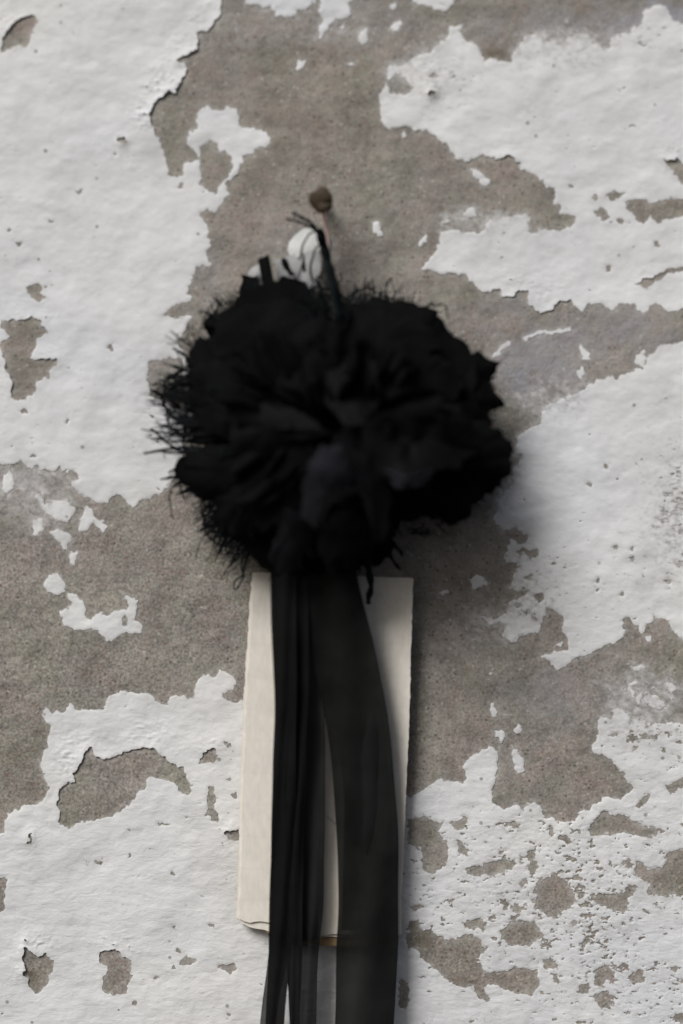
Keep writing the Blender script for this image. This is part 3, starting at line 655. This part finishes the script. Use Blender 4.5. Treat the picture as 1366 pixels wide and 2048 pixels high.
def lace_petal(P, nu=9, nv=12, lash=14, ulash=0.22, tulle=True, thick=0.00022, dens=1.0):
    """net of knotted thread with a scalloped edge and eyelash fringe"""
    r_ = random.Random(P.seed+5)
    root_o = None
    if tulle:
        mb = MB(); mb.grid(lambda a, b_: P.pt(a*0.93*P.tipu(b_*2-1, 0.04), b_*2-1), 14, 16); root_o = mb.build('lace_petal', M_TULLE, rosette)
    net = MB(); pts = {}
    for i in range(nu+1):
        for j in range(nv+1):
            u = 0.25 + 0.72*(i+r_.uniform(-.28, .28))/nu; v = -1+2*(j+0.5*(i % 2)+r_.uniform(-.28, .28))/nv
            v = max(-1.05, min(1.05, v)); pts[i, j] = (u*P.tipu(v, 0.0), v)
    def strand(a, b_, th):
        if r_.random() > dens: return
        m_ = ((a[0]+b_[0])/2+r_.uniform(-.006, .006), (a[1]+b_[1])/2+r_.uniform(-.02, .02))
        net.tube([P.pt(*a), P.pt(*m_), P.pt(*b_)], th*r_.uniform(0.7, 1.5), 3, False)
    for i in range(nu+1):
        for j in range(nv+1):
            if i < nu:
                strand(pts[i, j], pts[i+1, j], thick)
                jj = j+1 if i % 2 else j-1
                if 0 <= jj <= nv: strand(pts[i, j], pts[i+1, jj], thick)
            if (i % 3 == 0 or i == nu) and j < nv: strand(pts[i, j], pts[i, j+1], thick*1.5)
    # scallop cord
    sc = [(P.tipu(-1+2*k/40, 0)*(0.97+0.03*abs(math.sin(k*math.pi/8))), -1+2*k/40) for k in range(41)]
    net.tube([P.pt(*q) for q in sc], thick*1.3, 4)
    sc2 = [(P.tipu(-1+2*k/40, 0)*(0.86+0.05*abs(math.sin(k*math.pi/6))), -1+2*k/40) for k in range(41)]
    net.tube([P.pt(*q) for q in sc2], thick*1.6, 4)
    for _ in range(lash):
        cl = round(r_.uniform(-1, 1)*4)/4; v = cl+r_.uniform(-.09, .09); v = max(-1, min(1, v)); u0 = P.tipu(v, 0)*0.96; L = ulash*r_.uniform(0.35, 1.0)
        dv = r_.uniform(-0.10, 0.10)
        tg = (P.pt(1.0, v)-P.pt(0.9, v)).normalized(); p_ = P.pt(u0, v); LL = L*(P.T-P.B).length
        q = [p_+tg*(LL*k/4)+P.side*(dv*P.hw*(k/4))+mnoise.noise_vector(Vector((v*5, k*0.5, P.seed)))*0.00022*k for k in range(5)]
        net.tube(q, [thick*1.1, thick, thick*0.95, thick*0.85, thick*0.5], 3)
    if root_o is None: return net.build('lace_petal', M_LACE, rosette)
    net.build('lace_net', M_LACE, root_o); return root_o

# silhouette radius by angle (degrees, clockwise from right, photo)
OUT = [(0,325),(12,350),(22,335),(35,315),(50,300),(62,255),(75,280),(90,290),(108,290),(125,300),(138,312),(150,310),(163,315),(172,325),(180,325),(190,325),(203,320),(215,318),(228,315),(242,325),(255,285),(270,262),(285,272),(300,290),(315,300),(328,312),(340,345),(350,325),(360,325)]
def rout(a):
    a %= 360
    for (a0, r0), (a1, r1) in zip(OUT, OUT[1:]):
        if a0 <= a <= a1: return r0+(r1-r0)*(a-a0)/(a1-a0)
    return 300
def polar(a, r): return CX+r*math.cos(R(a)), CY+r*math.sin(R(a))

core = MB()
def corefn(a, b_):
    th = a*math.pi; ph = b_*2*math.pi
    rr_ = 1+0.12*mnoise.noise(Vector((math.cos(ph)*2, math.sin(ph)*2, a*4)))
    x = 190*math.sin(th)*math.cos(ph)*rr_; y = 180*math.sin(th)*math.sin(ph)*rr_
    return V(CX+x, CY+y, fd(0.019+0.013*math.cos(th)))
core.grid(corefn, 16, 32); core.build('flower_core', M_DULL, rosette)

sd_ = 1
# back ring: wide dull petals just short of the outline, lace beyond them
for i in range(30):
    a = i*360/30+rng.uniform(-6, 6); r_ = rout(a)*rng.uniform(0.76, 0.90)
    b = polar(a, 50); t_ = polar(a+rng.uniform(-7, 7), r_)
    satin_petal(Petal(*b, 0.020, *t_, rng.uniform(0.006, 0.018), rng.uniform(52, 80), arch=rng.uniform(.003, .010), cup=rng.uniform(-.1, .35), ruf=rng.uniform(.002, .005), k=rng.uniform(4, 8), roll=rng.uniform(-.5, .5), seed=sd_), fray=14, jag=0.075); sd_ += 1
for i in range(20):
    a = i*360/20+rng.uniform(-7, 7); left = 95 < a < 300
    r_ = rout(a)*(rng.uniform(1.02, 1.12) if 120 < a < 230 else rng.uniform(0.97, 1.04) if left else rng.uniform(0.86, 0.95))
    b = polar(a, 90); t_ = polar(a+rng.uniform(-8, 8), r_)
    lace_petal(Petal(*b, 0.016, *t_, rng.uniform(0.006, 0.014), rng.uniform(48, 75), arch=rng.uniform(.002, .008), cup=rng.uniform(-.1, .3), ruf=rng.uniform(.001, .003), k=rng.uniform(4, 7), roll=rng.uniform(-.35, .35), seed=sd_), lash=22 if left else 7, ulash=0.17 if left else 0.09); sd_ += 1
# middle ring
for i in range(18):
    a = i*360/18+rng.uniform(-9, 9); r_ = rout(a)*rng.uniform(0.58, 0.80)
    b = polar(a, 25); t_ = polar(a+rng.uniform(-12, 12), r_)
    satin_petal(Petal(*b, 0.024, *t_, rng.uniform(0.030, 0.044), rng.uniform(46, 70), arch=rng.uniform(.004, .011), cup=rng.uniform(0, .5), ruf=rng.uniform(.002, .005), k=rng.uniform(4, 7), roll=rng.uniform(-.6, .6), seed=sd_), fray=18, jag=0.10); sd_ += 1
for i in range(9):
    a = i*40+rng.uniform(-9, 9); r_ = rout(a)*rng.uniform(0.70, 0.86)
    b = polar(a, 60); t_ = polar(a, r_)
    lace_petal(Petal(*b, 0.026, *t_, rng.uniform(0.022, 0.030), rng.uniform(40, 60), arch=.006, cup=.2, ruf=.002, k=5, roll=rng.uniform(-.5, .5), seed=sd_), lash=8, ulash=0.12); sd_ += 1
# inner ring
for i in range(7):
    a = i*51+rng.uniform(-12, 12)
    b = polar(a, 12); t_ = polar(a+rng.uniform(-20, 20), rng.uniform(95, 150))
    satin_petal(Petal(*b, 0.033, *t_, rng.uniform(0.044, 0.052), rng.uniform(36, 56), arch=rng.uniform(.002, .006), cup=rng.uniform(.2, .6), ruf=rng.uniform(.001, .003), k=5, roll=rng.uniform(-.5, .5), seed=sd_), fray=6, jag=0.04); sd_ += 1
# larger cut pieces of fabric: outline points (px, py, metres in front of the wall)
def fabric_patch(name, outline, m_, bul=0.004, wob=0.0012, jag=3.0, seed=1, fray=0):
    r_ = random.Random(seed); pts = []; n = len(outline)
    for i in range(n):
        a, b_ = outline[i], outline[(i+1) % n]; L = math.hypot(b_[0]-a[0], b_[1]-a[1]); k = max(1, int(L/9))
        for j in range(k):
            t_ = j/k; g_ = jag if j else jag*.3
            pts.append(tuple(a[q]+(b_[q]-a[q])*t_+(r_.uniform(-g_, g_) if q < 2 else 0) for q in range(3)))
    cx, cy, cd = (sum(p[q] for p in pts)/len(pts) for q in range(3)); mb = MB(); m = len(pts)
    def fn(u, v):
        x, y, d = pts[int(round(v*m)) % m]
        p = V(cx+(x-cx)*u, cy+(y-cy)*u, fd(cd+(d-cd)*u+bul*(1-u*u)))
        return p+mnoise.noise_vector(p*110+Vector((seed*2.3, 0, 0)))*wob+mnoise.noise_vector(p*45+Vector((0, seed*1.3, 0)))*wob*1.6
    mb.grid(fn, 12, m); o = mb.build(name, m_, rosette)
    if fray:
        fb = MB()
        for _ in range(fray):
            x, y, d = r_.choice(pts); ang = math.atan2(y-cy, x-cx)+r_.uniform(-.5, .5); L = r_.uniform(8, 26)
            fb.tube([V(x-6*math.cos(ang), y-6*math.sin(ang), fd(d)), V(x+L*.5*math.cos(ang), y+L*.5*math.sin(ang), fd(d)), V(x+L*math.cos(ang+.2), y+L*math.sin(ang+.2), fd(d)-.001)], [.0002, .00016, .0001], 3)
        tag(fb.build('frayed_edge', M_LACE, o), kind='stuff')
    return o
def lv(pts, d): return [(x, y, d) if len((x, y)) == 2 else None for x, y in pts]
BACK = [
 (lv([(470,606),(484,580),(500,584),(520,574),(560,566),(600,578),(640,592),(662,640),(640,760),(520,770),(430,710),(405,650),(425,628),(440,622)], .016), 14),
 (lv([(690,607),(735,604),(752,592),(790,598),(830,605),(868,622),(888,650),(905,672),(930,682),(950,698),(975,722),(940,840),(800,850),(700,770)], .019), 10),
 (lv([(900,740),(960,700),(985,765),(1000,795),(1003,815),(976,832),(985,850),(940,880),(880,850)], .019), 6),
 (lv([(850,830),(960,845),(1000,862),(1020,882),(1018,910),(1024,948),(1005,962),(985,985),(960,998),(935,1012),(920,1035),(890,1050),(860,1030),(820,1040),(780,1020),(770,900)], .023), 14),
 (lv([(520,960),(490,1060),(505,1105),(520,1132),(545,1150),(600,1155),(700,1150),(722,1128),(760,1125),(790,1100),(800,1050),(800,960),(660,900)], .018), 8),
 (lv([(380,908),(362,925),(357,948),(372,980),(400,1000),(432,1004),(418,1040),(445,1078),(500,1092),(580,1010),(560,900),(460,870)], .017), 10),
 (lv([(395,690),(374,722),(386,745),(376,770),(410,792),(450,806),(520,815),(520,720),(440,680)], .017), 16),
]
for k_, (ol, fr) in enumerate(BACK): fabric_patch('fabric_piece', ol, M_DULL, .006, .0016, 5.0, 40+k_, fr)
def fringe(a_c, spread, n_, r_in, r_out, tilt, seed, th=.00031):
    r_ = random.Random(seed); fb = MB(); roots = []
    for i in range(n_):
        a = a_c+spread*(i/(max(1, n_-1))-.5)+r_.uniform(-.8, .8); ro = rout(a); L = ro*(r_out-r_in)*r_.uniform(.55, 1.05)
        x0, y0 = polar(a, ro*r_in); g_ = R(a+tilt+r_.uniform(-9, 9)); bend_ = r_.uniform(-.14, .14); d0 = .016
        pts = [V(x0+L*q*math.cos(g_+bend_*q), y0+L*q*math.sin(g_+bend_*q), fd(d0)-.002*q) for q in (-.15, .2, .5, .8, 1)]
        roots.append(pts[1]); w = th*r_.choice([.7, 1, 1, 1.5, 2.1]); fb.tube(pts, [w, w, w*.9, w*.8, w*.5], 4)
        if r_.random() < .35:      # a broken cross thread
            k_ = pts[2]; fb.tube([k_, k_+Vector((r_.uniform(-1, 1), 0, r_.uniform(-1, 1)))*.003, k_+Vector((r_.uniform(-1, 1), 0, r_.uniform(-1, 1)))*.005], th*.7, 3)
    fb.tube(roots, th*1.7, 4)
    roots2 = [p+Vector((r_.uniform(-1, 1), 0, r_.uniform(-1, 1)))*.0008+(p-V(CX, CY, .02))*-.05 for p in roots]; fb.tube(roots2, th*1.5, 4)
    for p, q in zip(roots, roots2[1:]): fb.tube([p, q], th*.8, 3)
    fb.build('lace_fringe', M_LACE, rosette)
fr_ = random.Random(8)
for a_c in [103, 112, 121, 127, 133, 139, 146, 153, 160, 166, 172, 178, 183, 188, 193, 198, 204, 210, 216, 223, 229, 236]:
    fringe(a_c, fr_.uniform(4, 8), fr_.randint(5, 9), .88, fr_.uniform(1.06, 1.20) if 125 < a_c < 215 else fr_.uniform(1.0, 1.08), fr_.uniform(-22, 22), int(a_c))
for a_c in [246, 283, 289, 296, 303, 311, 319, 327, 347, 355, 14, 28, 40, 52, 64, 80]:
    fringe(a_c, fr_.uniform(5, 8), fr_.randint(5, 9), .93, fr_.uniform(1.0, 1.07), fr_.uniform(-30, 30), 500+int(a_c), .00020)
FRONT = [
 # flat grey piece left of the centre, cut square
 ([(456,784,.040),(530,796,.042),(590,812,.045),(650,862,.048),(590,900,.043),(520,922,.040),(466,905,.038)], M_SATIN2, .003, .0008),
 # above the centre
 ([(655,730,.040),(752,722,.043),(762,800,.047),(730,846,.051),(690,856,.051),(650,810,.046)], M_SATIN2, .001, .0008),
 ([(520,700,.034),(640,640,.034),(700,660,.036),(690,730,.040),(640,800,.044),(560,800,.042)], M_DULL, .002, .0020),
 ([(600,860,.045),(640,930,.046),(600,1010,.040),(520,1060,.032),(480,1010,.032),(530,930,.038)], M_DULL, .001, .0012),
 # pale curved petal below the centre
 ([(636,890,.056),(684,890,.057),(700,940,.055),(712,988,.049),(690,992,.046),(664,1010,.044),(650,1038,.042),(630,1060,.041),(606,1034,.043),(602,975,.049),(616,930,.054)], M_PALE, .003, .0006),
 ([(696,895,.055),(730,905,.056),(760,940,.054),(780,975,.051),(781,1020,.046),(771,1086,.040),(748,1082,.040),(732,1030,.044),(716,985,.049),(700,945,.053)], M_SATIN, .003, .0006),
 ([(724,850,.052),(780,815,.050),(860,800,.046),(930,820,.041),(965,860,.037),(950,905,.038),(905,930,.045),(870,945,.050),(840,964,.054),(800,972,.055),(764,940,.054),(735,900,.054)], M_SATIN2, .001, .0022),
 ([(764,935,.0580),(800,957,.0590),(838,950,.0580),(868,935,.0550),(874,942,.0540),(842,966,.0565),(800,976,.0575),(762,952,.0570)], M_PALE, .0005, .0004),  # pale sliver: highlight on the right petal's lower edge, put in as colour
 ([(750,770,.038),(800,700,.034),(880,710,.030),(930,760,.028),(910,800,.032),(840,820,.038),(780,810,.042)], M_DULL, .002, .0012),
 # sharp corner at the right rim
 ([(905,745,.024),(940,712,.022),(962,706,.021),(1003,724,.020),(994,748,.020),(978,772,.020),(940,782,.022),(910,775,.024)], M_DULL, .001, .0005),
 ([(360,930,.026),(372,912,.027),(420,896,.030),(500,890,.034),(560,930,.036),(520,980,.032),(450,1004,.028),(400,990,.025),(370,965,.024)], M_DULL, .004, .0010),
 ([(540,960,.036),(600,960,.040),(630,1010,.038),(620,1090,.032),(590,1140,.029),(560,1150,.028),(540,1120,.028),(548,1050,.032)], M_SATIN, .003, .0010),
 ([(430,990,.026),(500,950,.032),(560,960,.035),(540,1040,.030),(500,1080,.026),(450,1075,.024),(426,1030,.024)], M_DULL, .004, .0012),
 ([(640,1040,.034),(700,1010,.038),(740,1050,.036),(744,1100,.032),(700,1140,.030),(650,1136,.030),(630,1090,.032)], M_DULL, .003, .0010),
 ([(430,650,.024),(500,610,.024),(580,600,.026),(620,660,.032),(600,730,.036),(520,750,.034),(440,720,.028)], M_DULL, .004, .0016),
 ([(690,620,.024),(760,610,.024),(840,640,.025),(880,690,.027),(820,740,.034),(740,730,.037),(690,690,.032)], M_DULL, .004, .0016),
 ([(380,740,.022),(450,720,.028),(520,760,.034),(520,860,.036),(440,880,.030),(390,850,.024)], M_DULL, .004, .0016),
]
for k_, (ol, m_, bu, wo_) in enumerate(FRONT): fabric_patch('fabric_piece' if m_ is M_DULL else 'satin_petal', ol, m_, bu, wo_*1.3, 4.5, 70+k_, 9)

# loose strands that stand out against the wall: (points px,py,depth), start radius, end radius
ST = [
 ([(680,640,.020),(668,580,.019),(655,525,.018),(645,488,.018),(640,468,.019)], .0015, .0014),
 ([(676,640,.021),(662,570,.020),(650,520,.019),(641,485,.019),(636,465,.020),(622,445,.020),(606,436,.020),(586,425,.020)], .0013, .0006),
 ([(690,640,.018),(675,570,.018),(658,520,.017),(648,475,.018),(638,462,.019),(618,452,.020),(600,444,.020),(572,438,.020)], .0008, .0005),
 ([(640,480,.021),(634,462,.022),(644,462,.020),(648,478,.019),(640,490,.020)], .0010, .0007),
 ([(600,520,.016),(606,490,.016),(618,470,.017),(632,462,.018)], .0004, .0003),
 ([(625,560,.016),(622,530,.016),(630,500,.017),(642,485,.018)], .0005, .0003),
 ([(655,560,.016),(662,530,.016),(656,500,.017),(650,480,.018)], .0004, .0003),
 ([(632,600,.017),(640,575,.016),(634,555,.016),(648,560,.016),(652,590,.016)], .0004, .0003),
 ([(655,605,.017),(668,575,.016),(684,560,.016),(678,545,.016)], .0003, .0002),
 ([(640,610,.017),(648,590,.016),(660,600,.016),(668,570,.016),(680,600,.016)], .0003, .0002),
 ([(430,905,.018),(395,900,.017),(365,905,.016),(330,882,.015),(303,856,.014)], .0010, .0005),
 ([(400,905,.018),(362,895,.016),(330,870,.015),(315,842,.014)], .0003, .0002),
 ([(410,890,.018),(380,872,.016),(345,862,.015),(312,843,.014)], .0003, .0002),
 ([(440,850,.018),(395,838,.017),(355,836,.015),(330,818,.014)], .0009, .0003),
 ([(430,845,.017),(390,850,.016),(345,835,.015),(328,830,.014)], .0005, .0003),
 ([(440,870,.018),(400,868,.017),(370,872,.016),(350,860,.015)], .0008, .0003),
 ([(420,780,.018),(380,760,.017),(350,770,.016),(318,798,.014),(345,785,.015),(358,770,.015)], .0005, .0003),
 ([(420,735,.018),(370,730,.016),(352,705,.015)], .0003, .0002),
 ([(420,745,.018),(372,752,.016),(330,748,.014)], .0003, .0002),
 ([(420,700,.018),(372,680,.016),(345,688,.014),(333,686,.014)], .0003, .0002),
 ([(430,690,.018),(390,670,.016),(360,678,.014),(350,680,.014)], .0003, .0002),
 ([(420,720,.018),(385,700,.017),(376,660,.016),(378,648,.016)], .0004, .0002),
 ([(430,720,.018),(395,690,.017),(384,662,.016),(372,650,.016)], .0004, .0002),
 ([(450,700,.018),(420,680,.017),(398,665,.016),(382,650,.016)], .0003, .0002),
 ([(400,930,.018),(368,962,.015),(345,975,.013),(338,990,.012),(342,1012,.011),(346,1036,.010)], .0004, .0002),
 ([(395,950,.018),(362,965,.015),(364,985,.014),(370,1000,.012)], .0004, .0003),
 ([(470,1040,.018),(440,1075,.016),(418,1062,.015),(400,1090,.013),(392,1115,.012)], .0003, .0002),
 ([(440,1050,.018),(428,1088,.016),(415,1122,.014)], .0003, .0002),
 ([(445,1055,.018),(434,1090,.016),(422,1124,.014)], .0004, .0002),
 ([(455,1060,.018),(440,1095,.016),(430,1124,.014)], .0003, .0002),
 ([(468,1070,.018),(448,1092,.016),(442,1116,.014)], .0003, .0002),
 ([(410,1030,.018),(412,1065,.016),(434,1088,.016),(466,1092,.016),(490,1086,.016)], .0006, .0004),
 ([(500,1090,.018),(478,1120,.016),(460,1130,.014),(441,1160,.013)], .0003, .0002),
 ([(500,1100,.018),(475,1130,.016),(450,1150,.014)], .0003, .0002),
 ([(490,1090,.018),(484,1128,.016),(488,1150,.014),(478,1172,.012),(468,1176,.012),(474,1158,.013),(490,1150,.014)], .0004, .0003),
 ([(400,660,.018),(408,635,.016),(420,615,.016),(438,596,.016)], .0003, .0002),
 ([(440,640,.018),(425,630,.017),(404,622,.016),(400,628,.016)], .0006, .0003),
 ([(770,600,.018),(775,575,.016),(782,556,.015),(786,570,.015),(790,590,.016)], .0004, .0002),
 ([(785,600,.018),(795,580,.016),(803,570,.015)], .0004, .0002),
 ([(760,600,.018),(768,580,.016),(776,562,.015)], .0003, .0002),
 ([(846,620,.018),(862,606,.016),(868,612,.016),(880,610,.016),(892,616,.016),(896,640,.018)], .0005, .0003),
 ([(742,1080,.020),(738,1130,.018),(742,1170,.014),(736,1208,.012)], .0018, .0011),
 ([(770,1060,.020),(780,1110,.016),(800,1140,.013)], .0012, .0006),
 ([(760,1060,.020),(790,1090,.016),(806,1112,.014)], .0011, .0006),
 ([(652,1632,.0200),(662,1640,.016),(674,1649,.020)], .00012, .00012),
]
for pts, r0, r1 in ST:
    mb = MB(); n = len(pts); fine = []; rad = []
    P4 = [V(p[0], p[1], fd(p[2]) if p[1] > 560 else p[2]+.003) for p in pts]
    for i in range(n-1):
        p0, p1, p2, p3 = P4[max(i-1, 0)], P4[i], P4[i+1], P4[min(i+2, n-1)]
        for k in range(5):
            t_ = k/5
            fine.append(0.5*((2*p1)+(p2-p0)*t_+(2*p0-5*p1+4*p2-p3)*t_*t_+(3*p1-p0-3*p2+p3)*t_**3)); 
            s_ = (i+t_)/(n-1); rad.append(r0+(r1-r0)*s_)
    fine.append(P4[-1]); rad.append(r1)
    fine = [p+mnoise.noise_vector(p*260)*0.0006*min(1, i/4) for i, p in enumerate(fine)]
    if r0 > 0.0006: rad = [q*(1+0.25*math.sin(i*1.7)) for i, q in enumerate(rad)]
    mb.tube(fine, rad, 6 if r0 > .0004 else 4); mb.build('loose_thread', M_LACE, rosette)

# little cut tabs at the top, in front of the white lining
def quadtab(name, pts, m_, nu=8, nv=5, wob=0.0008, seed=1, par=None):
    """pts: four corners (px,py,d) bottom-left, bottom-right, top-right, top-left"""
    a, b_, c, d = [V(*p) for p in pts]; mb = MB()
    mb.grid(lambda u, v: (a.lerp(b_, v)).lerp(d.lerp(c, v), u)+mnoise.noise_vector(Vector((u*2.5, v*1.5, seed)))*wob, nu, nv)
    return mb.build(name, m_, par or rosette)
quadtab('fabric_tab', [(528,600,.020),(556,600,.022),(538,510,.018),(516,518,.017)], M_DULL, seed=1)
quadtab('fabric_tab', [(578,552,.018),(590,550,.019),(574,514,.020),(560,518,.019)], M_SATIN, seed=2, wob=.0015)
quadtab('fabric_tab', [(478,600,.018),(520,590,.020),(512,545,.016),(484,552,.015)], M_DULL, seed=3, wob=.002)
quadtab('fabric_tab', [(604,545,.0175),(612,544,.0175),(608,504,.0175),(604,504,.0175)], M_SATIN, seed=4)
quadtab('fabric_tab', [(545,600,.021),(640,606,.021),(612,566,.019),(566,552,.018)], M_DULL, seed=6, wob=.002)
# white lining (crumpled) peeping out at the top
def lining(outline, d, wob, seed, bul=0.002):
    bul *= .25; wob *= .8; m_ = M_LINING if seed in (1, 4) else M_LINING2
    cx = sum(p[0] for p in outline)/len(outline); cy = sum(p[1] for p in outline)/len(outline); n = len(outline)
    mb = MB()
    def fn(u, v):
        k = v*n; i = int(k) % n; f = k-int(k); p0, p1 = outline[i], outline[(i+1) % n]
        ex = p0[0]+(p1[0]-p0[0])*f; ey = p0[1]+(p1[1]-p0[1])*f
        p = V(cx+(ex-cx)*u, cy+(ey-cy)*u, d+bul*(1-u*u))
        return p+mnoise.noise_vector(p*160+Vector((seed, 0, 0)))*wob
    mb.grid(fn, 10, n*3); return mb.build('lining', m_, rosette)
lining([(574,500),(578,484),(590,470),(606,458),(622,456),(636,470),(640,500),(625,512),(600,515),(580,512)], .0100, .0004, 1, .0008)
lining([(648,458),(658,466),(665,482),(665,500),(658,510),(648,508),(654,488)], .0105, .0003, 4, .0004)
lining([(600,508),(625,502),(640,506),(641,540),(634,566),(622,584),(606,574),(596,556),(590,535)], .0125, .0005, 2, .0006)
lining([(548,520),(566,514),(590,508),(600,530),(596,556),(575,575),(556,560)], .0130, .0007, 3, .0008)
lining([(494,546),(504,534),(520,528),(528,540),(520,560),(502,560)], .0125, .0005, 5, .0006)
# pink cord from the nail to the back of the flower
for off, sdp in ((0, 0), (7, 2)):
    mb = MB(); mb.tube([V(634+off, 404, .016), V(640+off, 396, .017), V(648+off, 404, .017), V(645+off, 430, .015), V(651+off*.6, 455, .014), V(655+off*.4, 500, .012), V(660, 600, .012)], [.0007]*7, 8)
    mb.build('hanging_cord', M_PINK, rosette)

# ------------------------------------------------------------------ ribbons
def ribbon(rows, m_, seed, curl=0.0015, name='ribbon_tail', n=10):
    """rows: (py, x_left, x_right, depth_left, depth_right)"""
    mb = MB(); ys = [r_[0] for r_ in rows]
    def samp(y):
        arr = np.array(rows, float)
        return [float(np.interp(y, arr[:, 0], arr[:, k])) for k in range(1, 5)]
    y0, y1 = ys[0], ys[-1]; nu = int((y1-y0)/18)
    arr = np.array(rows, float); fy = np.linspace(y0, y1, nu+1)
    # smooth the edge tables so the cloth has no kinks
    tab = [np.interp(fy, arr[:, 0], arr[:, k]) for k in range(1, 5)]
    for _ in range(3): tab = [np.concatenate([[q[0]], (q[:-2]+2*q[1:-1]+q[2:])/4, [q[-1]]]) for q in tab]
    def fn(u, v):
        i = min(nu, int(round(u*nu))); xl, xr, dl, dr = [q[i] for q in tab]
        y = fy[i]; dl *= 1.08; dr *= 1.08
        d = dl+(dr-dl)*v + curl*math.sin(math.pi*v)*math.sin(y/150+seed) + 0.0008*math.sin(v*9+seed+y/90)
        p = V(xl+(xr-xl)*v, y, d); return p+mnoise.noise_vector(Vector((v*1.2, y/120, seed)))*0.0005
    mb.grid(fn, nu, n)
    o = mb.build(name, m_, rosette)
    for e, vv in (('selvedge', 0.0), ('selvedge', 1.0)):
        ed = MB(); ed.tube([fn(i/nu, vv) for i in range(nu+1)], 0.00012, 4); ed.build(e, M_LACE, o)
    return o
# right ribbon
ribbon([(1060,600,700,.024,.022),(1120,600,706,.025,.022),(1200,606,725,.024,.021),(1300,622,750,.022,.019),(1430,651,775,.019,.017),(1500,662,783,.018,.016),(1600,671,792,.018,.015),(1700,676,797,.017,.015),(1800,677,797,.018,.014),(1900,674,797,.018,.013),(2000,672,790,.017,.013),(2048,670,786,.017,.012),(2260,664,775,.016,.012)], M_RIB, 1.0, .002)
ribbon([(1060,604,690,.022,.020),(1200,612,718,.021,.019),(1430,668,765,.017,.015),(1600,690,782,.015,.013),(1860,682,786,.014,.012)], M_SHEER, 3.0, .001)
# left ribbons
ribbon([(1060,540,592,.025,.026),(1120,540,592,.026,.027),(1300,545,592,.025,.026),(1420,550,592,.023,.024),(1600,545,590,.021,.022),(1700,542,588,.020,.021),(1850,539,584,.019,.020),(1925,537,579,.018,.019),(1960,536,575,.018,.019),(2048,533,569,.018,.020),(2250,528,560,.018,.020)], M_RIBL, 2.0, .0010, n=7)
ribbon([(1060,570,612,.0245,.025),(1120,570,615,.0255,.026),(1300,572,618,.0245,.024),(1420,572,614,.0225,.022),(1600,570,608,.0205,.020),(1700,570,606,.020,.020),(1850,570,604,.0185,.020),(1925,572,602,.0185,.019),(1960,576,602,.019,.019),(2048,581,598,.018,.019),(2250,586,596,.018,.019)], M_RIBL, 2.3, .0010, n=6)
ribbon([(1060,550,600,.023,.023),(1420,552,600,.019,.019),(1850,542,590,.016,.016),(1950,533,570,.015,.015),(2000,526,556,.014,.014),(2048,520,552,.013,.013),(2250,508,548,.012,.012)], M_SHEER, 6.0, .0008, n=6)
ribbon([(1060,590,654,.023,.021),(1120,590,652,.023,.021),(1300,592,650,.021,.020),(1440,594,648,.019,.018),(1500,595,651,.018,.017),(1600,596,650,.018,.017),(1700,597,647,.017,.016),(1800,597,648,.017,.016),(1880,597,640,.016,.016),(1950,598,635,.016,.015),(2048,598,632,.016,.015),(2250,596,626,.016,.015)], M_SHEER, 7.0, .0016, n=6)
ribbon([(1060,596,650,.020,.020),(1300,600,644,.018,.018),(1500,604,640,.015,.015),(1700,606,638,.014,.014),(1880,603,636,.013,.013)], M_SHEER, 8.0, .001, n=5)
